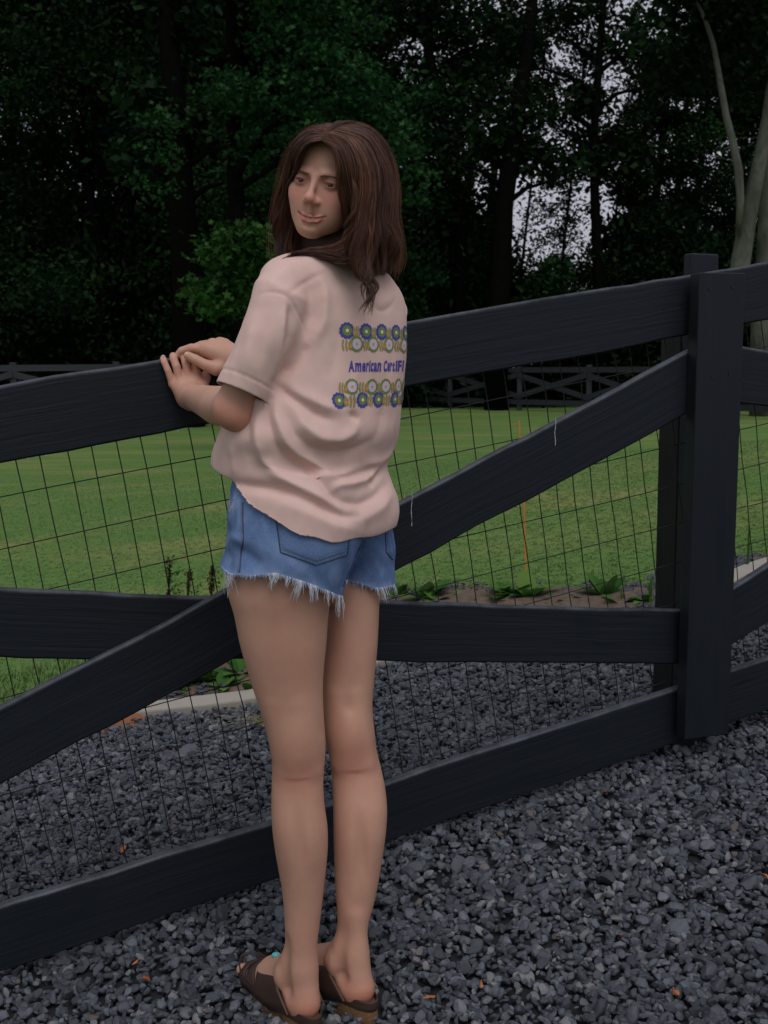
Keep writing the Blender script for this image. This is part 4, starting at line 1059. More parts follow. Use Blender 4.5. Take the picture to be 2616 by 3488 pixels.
YH = 2.085                                          # depth of hips and chest centre
body = Sdf()
def ylerp(py, Y0_, Y1_): return Y0_ + (Y1_ - Y0_) * (3300 - py) / 1400.0
legL = [(1830, 790, 1170, .85, 0), (1900, 780, 1160, .9, 0), (1960, 772, 1150, .95, 0), (2010, 775, 1135, .98, 0), (2086, 796, 1122, 1.0, 0), (2181, 815, 1115, 1.0, 0), (2324, 856, 1102, 1.0, 0), (2456, 898, 1105, 1.0, 0), (2540, 916, 1110, 1.0, .004), (2600, 925, 1107, 1.0, .006),
        (2650, 925, 1103, 1.03, 0), (2721, 924, 1105, 1.06, -.004), (2826, 929, 1118, 1.06, -.006), (2890, 937, 1118, 1.05, -.004), (2959, 948, 1112, 1.05, 0), (3011, 957, 1106, 1.08, .002), (3064, 963, 1100, 1.12, .004), (3144, 968, 1091, 1.18, .006), (3217, 970, 1083, 1.22, .008), (3289, 973, 1080, 1.2, .010), (3350, 978, 1080, 1.1, .012)]
legR = [(1830, 1130, 1300, 1.1, 0), (1960, 1122, 1300, 1.15, 0), (2059, 1118, 1294, 1.2, 0), (2218, 1106, 1286, 1.15, 0), (2300, 1100, 1278, 1.05, 0), (2403, 1098, 1270, 1.0, 0), (2500, 1104, 1278, 1.0, .002), (2560, 1116, 1284, 1.0, .006), (2610, 1124, 1296, 1.0, .006),
        (2668, 1130, 1310, 1.02, .002), (2747, 1134, 1320, 1.04, -.004), (2810, 1135, 1318, 1.04, -.006), (2879, 1136, 1310, 1.04, -.004), (2960, 1138, 1298, 1.04, 0), (3038, 1142, 1284, 1.06, .002), (3100, 1147, 1270, 1.1, .004), (3160, 1148, 1258, 1.15, .008), (3217, 1148, 1248, 1.2, .010), (3290, 1146, 1246, 1.15, .012)]
tabL = loft_table([row(py, l, r, ylerp(py, YL, 2.035), q, yo) for py, l, r, q, yo in legL])
tabR = loft_table([row(py, l, r, ylerp(py, YR, 2.165), q, yo) for py, l, r, q, yo in legR])
fn, lo, hi = zloft(tabL, 0, 2.15); body.add(lo, hi, fn, .004)
fn, lo, hi = zloft(tabR, 0, 2.15); body.add(lo, hi, fn, .004)
# back-of-knee hollows and hamstring tendons, calf heads
def onleg(tab, z, ang, out):                         # point on the leg surface at height z; ang from the camera-facing side
    g = lambda i: float(np.interp(z, tab[0], tab[i])); return np.array([g(1) + g(3) * math.sin(ang) * out, g(2) - g(4) * math.cos(ang) * out, z])
for tab, py_, px_, Yk in ((tabL, 2592, 1015, 2.06), (tabR, 2572, 1200, 2.14)):
    zk = P(px_, py_, Yk)[2]
    for dz_, an, r_ in ((.052, .0, .018), (.03, .1, .014)): pass
    body.ell(onleg(tab, zk + .002, 0.1, 1.055), (.022, .004, .0011), .006, '-')
    body.cone(onleg(tab, zk + .14, -.50, .74), onleg(tab, zk + .01, -.70, .83), .004, .007, .026)
    body.cone(onleg(tab, zk + .14, .42, .74), onleg(tab, zk + .01, .70, .83), .004, .007, .026)
    body.ell(onleg(tab, zk + .050, .0, .80), (.018, .017, .050), .030)
    body.ell(onleg(tab, zk - .12, .05, 1.13), (.006, .010, .050), .022, '-')
# pelvis, torso (under the clothes)
RB_ = np.column_stack([Lv, Fv, (0, 0, 1)])
pel = P(1040, 1850, 2.105); body.ell(pel, (.115, .075, .13), .02, R=RB_)
body.ell(P(1060, 1600, 2.095), (.105, .072, .17), .04, R=RB_); body.ell(P(1120, 1250, 2.085), (.125, .072, .19), .04, R=RB_)
neck0, neck1 = P(1170, 930, 2.085), P(1165, 760, 2.105)
body.cone(P(1145, 1060, YH + .01), neck0, .070, .052, .04)
body.cone(neck0, neck1, .048, .046, .012)
# left arm
def PF(px, py, off): s_, z_ = px_s(px, py, off); return F(s_, z_, off)
shL, elL, wrL = P(968, 1050, 1.975), P(792, 1392, 1.945), PF(652, 1352, -.050)
body.chain([shL, P(882, 1215, 1.95), elL], [.040, .036, .033], .02)
body.chain([elL, elL * .7 + wrL * .3 + np.array([0, 0, -.002]), elL * .3 + wrL * .7, wrL], [.031, .036, .029, .024], .012)
body.ell(elL + (.008, -.008, -.012), (.022, .022, .024), .02)
# left hand: palm on the face of the top rail, fingers hooked over its upper edge
mcpL = [PF(588, 1308, -.019), PF(611, 1288, -.021), PF(640, 1276, -.022), PF(668, 1270, -.021)]
pw = PF(640, 1352, -.030); pw2 = PF(668, 1345, -.034)
for mc, r0, r1, w0 in zip(mcpL, (.015, .016, .017, .016), (.0088, .0096, .010, .0098), (pw, pw, pw2, pw2)): body.cone(w0, mc, r0, r1, .009)
body.cone(wrL, pw, .024, .018, .02); body.cone(pw, PF(620, 1320, -.022), .018, .014, .016)
fl = [[(572, 1262, -.019), (560, 1234, -.013), (556, 1222, .006), (560, 1230, .022)], [(601, 1248, -.021), (592, 1224, -.014), (590, 1213, .008), (594, 1222, .026)],
      [(633, 1240, -.021), (627, 1217, -.012), (626, 1207, .010), (628, 1220, .028)], [(664, 1236, -.019), (659, 1214, -.008), (657, 1206, .012), (658, 1216, .03)]]
for mc, f_, rr in zip(mcpL, fl, (.0068, .0080, .0082, .0080)):
    pts_ = [mc] + [PF(*q) for q in f_]; body.chain(pts_, [rr * 1.18, rr * 1.03, rr * 1.0, rr * .95, rr * .85], .0022)
body.cone(PF(690, 1318, -.030), PF(700, 1288, -.018), .013, .010, .012); body.cone(PF(700, 1288, -.018), PF(704, 1262, -.006), .010, .008, .006)
# right hand lying across, thumb on the left hand's fingers
wrR, elR = PF(808, 1228, -.060), P(985, 1335, 2.33)
body.chain([P(1290, 1060, 2.19), elR], [.038, .034], .02); body.chain([elR, wrR], [.034, .025], .012)
mR = [PF(700, 1190, -.030), PF(724, 1172, -.012), PF(748, 1167, .004), PF(768, 1170, .016)]
for mc, r1 in zip(mR, (.0130, .0125, .0115, .0105)): body.cone(wrR, mc, .020, r1, .016)
body.cone(PF(770, 1215, -.045), mR[0], .020, .013, .014)
for mc, f_, rr in zip(mR, ([(652, 1186, -.024), (620, 1196, -.012), (606, 1210, -.004)], [(686, 1176, .010), (650, 1190, .022), (632, 1212, .030)], [(712, 1176, .024), (680, 1190, .034), (665, 1212, .038)], [(742, 1180, .032), (715, 1195, .040), (704, 1214, .042)]), (.0090, .0088, .0084, .0076)):
    pts_ = [mc] + [PF(*q) for q in f_]; body.chain(pts_, [rr * 1.2, rr * 1.04, rr * .98, rr * .86], .003)
body.chain([PF(778, 1246, -.055), PF(738, 1255, -.054), PF(700, 1243, -.050), PF(668, 1226, -.044), PF(640, 1212, -.037)], [.018, .0155, .0112, .0102, .0090], .006)
# feet
def foot(heel, d, up=0.0):
    sd = np.array([d[1], -d[0], 0]); Rm = np.column_stack([d, sd, (0, 0, 1)]); g = lambda t, s_, z: heel + d * t + sd * s_ + (0, 0, z)
    body.ell(g(.012, 0, .020), (.034, .029, .032), .030, R=Rm)
    body.cone(g(.02, 0, .028), g(.15, 0, .018), .028, .022, .02); body.cone(g(.10, -.016, .014), g(.17, -.022, .008), .020, .017, .02); body.cone(g(.10, .018, .014), g(.165, .026, .006), .018, .016, .02)
    body.cone(g(.035, 0, .085), g(.13, 0, .036), .030, .022, .035)
    for k in range(5): body.cone(g(.17, -.028 + .0145 * k, .004), g(.225 - .009 * abs(k - .6), -.031 + .0155 * k, -.001), .0115, .0088 if k else .012, .008)
    body.ell(g(.048, -.029, .066), (.013, .009, .015), .022, R=Rm); body.ell(g(.040, .029, .058), (.013, .009, .015), .022, R=Rm)
    body.cone(g(-.004, 0, .035), g(.012, 0, .17), .011, .003, .030)
foot(heelL, fdL); foot(heelR, fdR)
for h_, d_ in ((heelL, fdL), (heelR, fdR)):
    sd = np.array([d_[1], -d_[0], 0])
    for s_ in (-1, 1): body.cone(h_ + d_ * .022 + sd * s_ * .034 + (0, 0, .055), h_ + d_ * .020 + sd * s_ * .036 + (0, 0, .15), .009, .002, .022, '-')

# ---- head
SC = .925
eyeM = P(1074, 617, 1.985)
cdir = norm(np.array([0, 0, CAMZ]) - eyeM)
wup = np.array([0, 0, 1.0]); rgt = norm(np.cross(wup, cdir)); rgt = -rgt if rgt[0] < 0 else rgt      # viewer's right
upv = np.cross(cdir, rgt); upv = upv if upv[2] > 0 else -upv
yaw, rl = math.radians(24), math.radians(8.5)
fh = norm(cdir * math.cos(yaw) - rgt * math.sin(yaw)); xh = norm(rgt * math.cos(yaw) + cdir * math.sin(yaw))
xh2 = norm(xh * math.cos(rl) - upv * math.sin(rl)); uh = norm(np.cross(fh, xh2)); uh = uh if uh[2] > 0 else -uh; xh = xh2
RH = np.column_stack([xh, fh, uh])                 # head frame: x viewer's right, y out of the face, z up
HC = eyeM - fh * .083 * SC - uh * .002
def hd(x, y, z): return HC + RH @ (np.array([x, y, z]) * SC)
def he(c, r, k=.01, op='+'): body.ell(hd(*c), np.array(r) * SC, k, op, R=RH)
def hc(a, b_, ra, rb, k=.006, op='+'): body.cone(hd(*a), hd(*b_), ra * SC, rb * SC, k, op)
he((0, -.024, .027), (.073, .086, .078), .0)
he((0, .020, .030), (.061, .0645, .062), .02)
he((0, .030, -.020), (.056, .056, .056), .02)
he((-.002, .0380, -.052), (.042, .0445, .040), .02)
he((-.006, .0675, -.0850), (.0180, .0170, .0165), .022)                                # chin
for s_ in (-1, 1):
    hc((s_ * .047, -.01, -.048), (s_ * .012 - .008, .066, -.086), .012, .0105, .02)     # jaw
    he((s_ * .036, .0575, -.029), (.025, .022, .020), .016)                      # cheek
    he((s_ * .0285, .0500, -.0560), (.0235, .0275, .0270), .020)                # lower cheek
    he((s_ * .043, .053, -.012), (.019, .018, .012), .016)                      # cheekbone
    he((s_ * .029, .0985, .004), (.018, .019, .0105), .012, '-')                 # eye socket
    he((s_ * .0305, .0740, .000), (.0150, .0128, .0115), .004)                  # lid ball
    he((s_ * .0305, .0865, -.0012), (.0098, .0060, .0020), .0016, '-')            # opening between the lids
    hc((s_ * .014, .0835, .0165), (s_ * .046, .070, .0175), .0055, .005, .010)  # brow ridge
    he((s_ * .0100, .0920, -.0350), (.0060, .0078, .0052), .008)                # nostril wing
    he((s_ * .0068, .099, -.0425), (.0030, .0042, .0025), .003, '-')
hc((0, .084, .010), (0, .1015, -.026), .0048, .0068, .009)                       # nose bridge
he((0, .1010, -.0295), (.0080, .0092, .0078), .009)
hc((0, .092, -.044), (0, .089, -.054), .004, .005, .006)
# lips: upper and lower, corners drawn up in a smile
up_l = [(-.0295, .0760, -.0560), (-.015, .0872, -.0615), (0, .0908, -.0630), (.015, .0872, -.0615), (.0295, .0760, -.0560)]
lo_l = [(-.0260, .0775, -.0605), (-.014, .0858, -.0692), (0, .0884, -.0718), (.014, .0858, -.0692), (.0260, .0775, -.0605)]
gap = [(-.0290, .0805, -.0572), (-.015, .0900, -.0646), (0, .0935, -.0670), (.015, .0900, -.0646), (.0290, .0805, -.0572)]
for L_, r_ in ((up_l, (.0006, .0018, .0021, .0018, .0006)), (lo_l, (.0007, .0026, .0033, .0026, .0007))):
    for i in range(4): hc(L_[i], L_[i + 1], r_[i], r_[i + 1], .0035)
for i in range(4): hc(gap[i], gap[i + 1], (.0006, .0026, .0031, .0026, .0006)[i], (.0006, .0026, .0031, .0026, .0006)[i + 1], .0015, '-')
he((0, .089, -.0800), (.013, .005, .0030), .006, '-')

import time as _t; _t0 = _t.time()
zs_hand = (PF(600, 1400, 0)[2], PF(700, 1140, 0)[2]); zh0 = hd(0, .06, -.12)[2]
def zstep(z):
    if z > zh0 - .01: return .0015
    if zs_hand[0] < z < zs_hand[1]: return .0019
    if z < .16: return .0028
    return .0042
lo_ = np.min([p_[0] for p_ in body.p], 0) - .02; hi2 = np.max([p_[1] for p_ in body.p], 0) + .02
V, Q = surface_nets(body, lo_, hi2, .0019, .0019, zstep)
V = relax(V, Q, 1, .4)
# intrinsic colour: lips, cheeks, knuckles, heels, elbow; painted light and shade noted below
tone = np.ones((len(V), 4)); tone[:, :3] = 1.0
def tint_at(c, r, col, sharp=1.0, R=None):
    q = V - np.asarray(c); q = q @ R if R is not None else q
    w_ = np.clip(1.4 - np.sqrt(((q / np.asarray(r)) ** 2).sum(1)) * 1.0, 0, 1) ** sharp; w_ = w_ * w_ * (3 - 2 * w_)
    tone[:, :3] = tone[:, :3] * (1 - w_[:, None]) + np.array(col) * w_[:, None] * tone[:, :3]
hsel = (V[:, 2] > zh0 - .02)
def seg_tint(Ls, rad, col):
    w_ = np.zeros(len(V)); H_ = [hd(*q) for q in Ls]; vi = np.nonzero(hsel)[0]; p_ = V[vi]
    dmin = np.full(len(vi), 9.0)
    for a, b2 in zip(H_[:-1], H_[1:]):
        d_ = b2 - a; t = np.clip(((p_ - a) @ d_) / (d_ @ d_), 0, 1); dmin = np.minimum(dmin, np.linalg.norm(p_ - a - t[:, None] * d_, axis=1))
    ww = np.clip((rad * 1.5 - dmin) / (rad * .7), 0, 1); tone[vi, :3] *= 1 - ww[:, None] * (1 - np.array(col))
face_w = np.clip(1.15 - np.linalg.norm((V - hd(0, .05, -.01)) / (np.array([.10, .10, .12])), axis=1), 0, 1)[:, None]; tone[:, :3] *= 1 + face_w * np.array([.34, .28, .38])  # face made pinker, and brightened in colour to offset the hair's shadow
seg_tint(up_l, .0020 * SC, (.86, .52, .56)); seg_tint(lo_l, .0030 * SC, (1.0, .54, .58)); seg_tint(gap, .0015, (.35, .22, .22))
for s_ in (-1, 1):
    tint_at(hd(s_ * .040, .072, -.028), (.022, .022, .018), (1.03, .86, .86), 1, RH)
    seg_tint([(s_ * .019, .085, .0005), (s_ * .0305, .0880, .0022), (s_ * .042, .080, .0005)], .0012, (.25, .2, .2))
    tint_at(hd(s_ * .030, .083, .004), (.020, .016, .014), (.72, .60, .60), 1, RH)  # eye-socket shade painted into the skin
tint_at(hd(0, .107, -.034), (.014, .012, .012), (1.02, .88, .86), 1, RH)
for c_, r_, col in ((heelL + (0, 0, .012), .040, (1.02, .76, .72)), (heelR + (0, 0, .012), .040, (1.02, .76, .72)), (elL + (0, -.02, -.015), .04, (1.0, .82, .78)), (heelL + fdL * .05 + (0, 0, .06), .03, (1.0, .86, .84))):
    tint_at(c_, [r_] * 3, col)
for q in mcpL + mR: tint_at(q, [.014] * 3, (1.0, .90, .90))
for f_ in fl: tint_at(PF(*f_[1]), [.012] * 3, (1.04, .97, 1.0))
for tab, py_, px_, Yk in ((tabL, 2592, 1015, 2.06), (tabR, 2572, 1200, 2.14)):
    tint_at(onleg(tab, P(px_, py_, Yk)[2], .05, 1.0), (.026, .02, .004), (.78, .60, .58)); tint_at(onleg(tab, P(px_, py_, Yk)[2] + .02, .05, 1.0), (.05, .05, .06), (.93, .84, .84))  # thin band: crease shade painted in; wide one: the skin's own redness
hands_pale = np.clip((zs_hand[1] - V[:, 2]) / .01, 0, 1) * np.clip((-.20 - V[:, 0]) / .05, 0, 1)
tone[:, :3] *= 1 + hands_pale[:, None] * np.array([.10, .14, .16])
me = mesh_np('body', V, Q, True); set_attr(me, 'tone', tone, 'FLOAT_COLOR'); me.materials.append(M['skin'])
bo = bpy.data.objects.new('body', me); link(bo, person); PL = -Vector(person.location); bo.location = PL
bodyV = V

def child(name, me_, parent=person):
    o = bpy.data.objects.new(name, me_); link(o, parent)
    if parent is person: o.location = PL
    return o
# eyes
for s_ in (-1, 1):
    bm = bmesh.new(); bmesh.ops.create_uvsphere(bm, u_segments=20, v_segments=14, radius=.0118 * SC); me = bpy.data.meshes.new('eye'); bm.to_mesh(me); bm.free(); me.materials.append(M['eye_white'])
    for p_ in me.polygons: p_.use_smooth = True
    c_ = hd(s_ * .0305, .0738, -.0010); e_ = bpy.data.objects.new('eye', me); link(e_, person); e_.location = Vector(c_) + PL
    look = norm(np.array([0, 0, CAMZ]) - c_) * .75 + fh * .25; look = norm(look); b_ = MB()
    a1 = norm(np.cross(look, uh)); a2 = np.cross(a1, look); r0 = .0062 * SC
    cc = look * .0113 * SC
    ring = [cc + (math.cos(t) * a1 + math.sin(t) * a2) * r0 - look * .0009 for t in np.arange(16) * math.pi / 8]
    b_.add([cc + look * .0009] + ring, [(0, 1 + k, 1 + (k + 1) % 16) for k in range(16)]); me = mesh_np('iris', np.array(b_.v), b_.f, True); me.materials.append(M['iris']); link(bpy.data.objects.new('iris', me), e_)
    # brow: short hairs along an arch
    b_ = MB(); rr_ = random.Random(3 + s_)
    for k in range(110):
        t = k / 109; x = s_ * (.012 + .038 * t); z = .0118 + .0050 * math.sin(t * 2.4) - .003 * t + rr_.gauss(0, .0009) * (1 - .5 * t); y = .0890 - .017 * t * t
        p0 = hd(x, y + .002, z); p1 = hd(x + s_ * .005, y - .0005, z + .0016 * (1 - 2 * t)); b_.tube([p0, (p0 + p1) / 2 + fh * .0006, p1], [.00042, .0004, .0002], 4)
    child('eyebrow', (lambda me_: (me_.materials.append(M['brow']), me_)[1])(mesh_np('eyebrow', np.array(b_.v), b_.f, True)))
    b_ = MB()
    for k in range(16):
        t = k / 15; x = s_ * (.020 + .022 * t); z = .0015 + .0018 * math.sin(t * 3.1); y = .0885 - .007 * t
        p0 = hd(x, y, z); p1 = hd(x + s_ * .002 * t, y + .004, z + .0015); b_.tube([p0, p1], [.0005, .0002], 4)
    child('eyelashes', (lambda me_: (me_.materials.append(M['iris']), me_)[1])(mesh_np('eyelashes', np.array(b_.v), b_.f, True)))
b_ = MB()
for k in range(-3, 3):
    x0, x1 = k * .0056 + .0002, (k + 1) * .0056 - .0002; yy = lambda x: .0872 - 18 * x * x
    zt_, zb_ = -.0635 + abs(x0 + x1) * .06, -.0690 + abs(x0 + x1) * .10
    b_.prism([hd(x0, yy(x0), zb_), hd(x1, yy(x1), zb_), hd(x1, yy(x1), zt_), hd(x0, yy(x0), zt_)], [hd(x0, yy(x0) - .004, zb_), hd(x1, yy(x1) - .004, zb_), hd(x1, yy(x1) - .004, zt_), hd(x0, yy(x0) - .004, zt_)])
child('teeth', (lambda me_: (me_.materials.append(M['teeth']), me_)[1])(mesh_np('teeth', np.array(b_.v), b_.f, False)))
# nails the photo shows: thumb of the upper hand, little finger of the lower one
for q0, q1, w_n in ((PF(640, 1212, -.037), PF(668, 1226, -.044), .0048), (PF(557, 1222, .004), PF(560, 1234, -.013), .0036), (PF(589, 1214, .004), PF(592, 1224, -.014), .0040)):
    ax_ = norm(q0 - q1); vw = norm(np.array([0, 0, CAMZ]) - q0 + np.array([0, 0, .6])); sd_n = norm(np.cross(ax_, vw)); up_n = norm(np.cross(sd_n, ax_)); vn = []
    for i in range(5):
        for j in range(5):
            u_, v_ = (i / 4 - .5) * 2, (j / 4 - .5) * 2; rr_n = math.sqrt(max(0, 1 - .35 * v_ * v_)); vn.append(q0 + ax_ * (v_ * w_n * 1.15) + sd_n * u_ * w_n * rr_n + up_n * (.0088 if w_n > .0045 else .0070) * math.sqrt(max(.1, 1 - (u_ * .55) ** 2)))
    me_n = mesh_np('nail', np.array(vn), [(i * 5 + j, i * 5 + j + 1, i * 5 + j + 6, i * 5 + j + 5) for i in range(4) for j in range(4)], True); me_n.materials.append(M['nail_pink']); child('nail', me_n)
# finger ring
c_ = (mcpL[3] + PF(*fl[3][0])) / 2; ax_ = norm(PF(*fl[3][0]) - mcpL[3]); a1 = norm(np.cross(ax_, (0, 1, 0))); a2 = np.cross(ax_, a1); b_ = MB()
b_.tube([c_ + (math.cos(t) * a1 + math.sin(t) * a2) * .0102 for t in np.linspace(0, 2 * math.pi, 25)], .0009, 6, False)
child('ring', (lambda me_: (me_.materials.append(M['gold']), me_)[1])(mesh_np('ring', np.array(b_.v), b_.f, True)))

# ---- t-shirt
sL = [(1600, 800, 1225, .9), (1645, 786, 1230, .92), (1710, 777, 1236, .95), (1823, 770, 1240, .98), (1866, 765, 1228, .98), (1914, 750, 1210, .98), (1962, 746, 1192, .98), (2010, 748, 1176, .98), (2060, 750, 1168, .98)]
sR = [(1600, 1110, 1312, 1.5), (1710, 1110, 1336, 1.45), (1797, 1110, 1338, 1.4), (1866, 1120, 1349, 1.35), (1914, 1132, 1345, 1.3), (1971, 1140, 1348, 1.25), (2040, 1150, 1350, 1.2)]
tL_ = loft_table([row(py, l, r, 2.035, q) for py, l, r, q in sL]); tR_ = loft_table([row(py, l, r, 2.165, q) for py, l, r, q in sR])
rows = [(866, 1010, 1140), (880, 985, 1235), (905, 950, 1290), (935, 925, 1322), (965, 912, 1346), (1005, 905, 1366), (1064, 905, 1376), (1162, 895, 1379), (1284, 855, 1372), (1406, 792, 1360), (1474, 763, 1350), (1542, 744, 1333), (1591, 742, 1312), (1640, 754, 1322), (1699, 757, 1343), (1760, 764, 1349), (1810, 775, 1335), (1850, 800, 1300)]
rat = [.55, .56, .58, .60, .62, .64, .66, .68, .70, .72, .74, .76, .78, .78, .78, .78, .78, .78]
tabS = loft_table([rowang(py, l, r, YH - .02 + (.02 if py > 1500 else 0), q) for (py, l, r), q in zip(rows, rat)])
fT, loT, hiT = zloft(tabS, A_, 2.25)
imd = norm(P(940, 1170, 1.93) - P(850, 1140, 1.93))
sl = [(P(965, 1010, 1.965), .046, .060), (P(932, 1110, 1.950), .050, .066), (P(880, 1220, 1.940), .045, .064), (P(828, 1334, 1.935), .0475, .055), (P(822, 1346, 1.935), .047, .055)]
fS, loS, hiS, ttS, TE = axloft(sl, imd)
slR = [(P(1310, 1030, 2.19), .05, .06), (P(1180, 1150, 2.30), .05, .06), (P(1080, 1230, 2.33), .045, .055)]
fR, loR, hiR, ttR, TER = axloft(slR, np.array([0, 0, 1.0]))
shirt = Sdf(); shirt.add(loT, hiT, fT, .0); shirt.add(loS, hiS, fS, .014); shirt.add(loR, hiR, fR, .02)
for tt_, yo_ in ((tL_, 0), (tR_, 0)):
    t3 = tt_.copy(); t3[4] += .010; t3[3] -= .003; fx, lx, hx = zloft(t3, 0, 2.2); shirt.add(lx, hx, fx, .02)
shirt.ell(P(1040, 935, 2.02), (.075, .065, .038), .02)        # raised shoulder
shirt.ell(P(960, 1010, 1.97), (.045, .055, .05), .03)
V, Q = surface_nets(shirt, np.min([loT, loS, loR], 0) - .02, np.max([hiT, hiS, hiR], 0) + .02, .0031, .0031, lambda z: .0031)
V = relax(V, Q, 3, .5)
Nn_ = vnormals(V, Q)
if np.mean((V - V.mean(0)) * Nn_) < 0: Q = Q[:, ::-1].copy(); Nn_ = -Nn_
bv0 = bvh(V, Q)
def z6(x, y): return (700 + x / 2.0486, 820 + y / 2.0486)
# folds: (polyline in photo pixels, amplitude m, width m); negative = valley
FO = [
 ([z6(*q) for q in ((470, 985), (560, 1060), (680, 1140), (800, 1215), (880, 1255))], -.013, .012),
 ([z6(*q) for q in ((500, 960), (600, 880), (700, 760), (760, 690))], -.012, .012),
 ([z6(*q) for q in ((540, 1010), (660, 1085), (800, 1150), (960, 1190))], .008, .016),
 ([z6(*q) for q in ((610, 1180), (690, 1300), (800, 1375), (930, 1385), (1030, 1340), (1070, 1280))], .010, .014),
 ([z6(*q) for q in ((1000, 1215), (1050, 1225), (1075, 1260))], -.009, .009),
 ([z6(*q) for q in ((560, 1200), (620, 1340), (720, 1440), (860, 1490), (1000, 1470), (1150, 1400))], -.008, .014),
 ([z6(*q) for q in ((480, 1090), (500, 1250), (560, 1400), (650, 1490), (760, 1560), (900, 1655))], .012, .013),
 ([z6(*q) for q in ((440, 1130), (440, 1280), (490, 1420), (580, 1520), (700, 1590), (800, 1660))], -.010, .013),
 ([z6(*q) for q in ((365, 1200), (365, 1380), (400, 1510), (500, 1640), (640, 1720), (780, 1790), (900, 1860), (1000, 1900))], .013, .014),
 ([z6(*q) for q in ((300, 1230), (300, 1450), (310, 1580))], -.006, .012),
 ([z6(*q) for q in ((180, 1420), (200, 1640))], .004, .010),
 ([z6(*q) for q in ((150, 1690), (300, 1712), (480, 1728), (640, 1765), (760, 1825), (870, 1885), (960, 1925), (1060, 1925))], -.016, .012),
 ([z6(*q) for q in ((640, 1520), (760, 1620), (840, 1720), (900, 1800), (960, 1860))], -.010, .011),
 ([z6(*q) for q in ((880, 1750), (930, 1700), (1030, 1690), (1130, 1660), (1200, 1600))], .010, .010),
 ([z6(*q) for q in ((900, 1672), (1000, 1650), (1100, 1620), (1180, 1575))], -.008, .010),
 ([z6(*q) for q in ((890, 1770), (980, 1830), (1080, 1840), (1180, 1790), (1260, 1700))], -.008, .012),
 ([z6(*q) for q in ((1130, 1640), (1150, 1700), (1200, 1640), (1240, 1590))], -.008, .009),
 ([z6(*q) for q in ((1000, 1960), (1120, 1930), (1230, 1860), (1300, 1760))], .007, .018),
 ([z6(*q) for q in ((500, 1820), (700, 1900), (900, 1990), (1100, 2030))], .006, .020),
 ([z6(*q) for q in ((780, 240), (825, 330), (840, 440), (825, 560), (770, 680), (690, 780), (600, 860))], .009, .014),
 ([z6(*q) for q in ((700, 260), (740, 380), (745, 500), (720, 620))], -.008, .018),
 ([z6(*q) for q in ((1165, 440), (1190, 480), (1225, 497), (1265, 480), (1300, 450), (1325, 405))], -.0035, .0055),
 ([z6(*q) for q in ((1130, 300), (1160, 400), (1200, 440), (1260, 420), (1310, 370))], .004, .020),
 ([z6(*q) for q in ((560, 400), (545, 560), (525, 700), (500, 830), (478, 960))], .009, .010),
 ([z6(*q) for q in ((600, 430), (600, 600), (580, 760))], -.007, .018),
 ([z6(*q) for q in ((330, 560), (300, 750), (260, 960))], .005, .016),
 ([z6(*q) for q in ((440, 420), (400, 640), (380, 900))], -.004, .022),
 ([z6(*q) for q in ((365, 378), (410, 362), (460, 355), (520, 368), (575, 388), (610, 430), (640, 480), (675, 560), (705, 640), (715, 700))], -.0045, .0035),
 ([z6(*q) for q in ((575, 372), (650, 320), (740, 262), (830, 225))], -.004, .006),
 ([z6(*q) for q in ((430, 300), (520, 240), (620, 160))], .004, .016),
 ([z6(*q) for q in ((900, 560), (930, 700), (900, 850), (850, 980))], -.004, .022),
 ([z6(*q) for q in ((1060, 880), (1040, 1000), (1010, 1120))], .003, .012),
 ([z6(*q) for q in ((1240, 1160), (1220, 1300), (1180, 1420))], -.004, .018),
 ([z6(*q) for q in ((1310, 1480), (1220, 1540), (1120, 1560))], .006, .014),
]
disp = np.zeros(len(V))
for poly, amp, wd in FO:
    wd = wd * .84
    p2 = [];
    for a, b2 in zip(poly[:-1], poly[1:]):
        ns_ = max(2, int(math.hypot(b2[0] - a[0], b2[1] - a[1]) / 7)); p2 += [(a[0] + (b2[0] - a[0]) * t / ns_, a[1] + (b2[1] - a[1]) * t / ns_) for t in range(ns_)]
    p2.append(poly[-1]); p2 = np.array(p2)
    for _ in range(3): p2[1:-1] = (p2[:-2] + p2[2:] + 2 * p2[1:-1]) / 4
    H_ = [hit(bv0, *q) for q in p2]; nH = len(H_); idx_ = [i for i, h in enumerate(H_) if h is not None]
    if not idx_: continue
    Hh = np.array([H_[i] for i in idx_]); en = np.array([min(1, .25 + 1.5 * min(i, nH - 1 - i) / (nH * .45)) for i in idx_])
    near = np.nonzero(np.all(V > Hh.min(0) - wd * 3.2, 1) & np.all(V < Hh.max(0) + wd * 3.2, 1))[0]
    best = np.zeros(len(near))
    for c0 in range(0, len(near), 20000):
        sl_ = near[c0:c0 + 20000]; d2 = ((V[sl_][:, None] - Hh[None]) ** 2).sum(-1); j = d2.argmin(1); dd = d2[np.arange(len(sl_)), j]
        dq = np.sqrt(dd + 4e-6) / wd; best[c0:c0 + 20000] = (.55 * np.exp(-dq * dq) + .45 * np.exp(-1.7 * dq)) * en[j]
    disp[near] += 1.0 * amp * best
def n3(p, f_): return (noise2(p[:, 0] * f_ + p[:, 2] * f_ * .6, p[:, 1] * f_ + p[:, 2] * f_ * .8) + noise2(p[:, 0] * f_ * .7 - p[:, 2] * f_ * .9 + 7, p[:, 1] * f_ + 3)) / 2
disp += .0020 * n3(V, 22) + .0011 * n3(V * np.array([1, 1, .5]), 75)
tv = ttS(V); inS = (fS(V) < fT(V) - .002) & (fS(V) < .02)
disp = np.where(inS & (tv > TE - .030) & (tv < TE - .0245), disp - .0012, disp)
V = V + Nn_ * disp[:, None]; V = relax(V, Q, 1, .35)
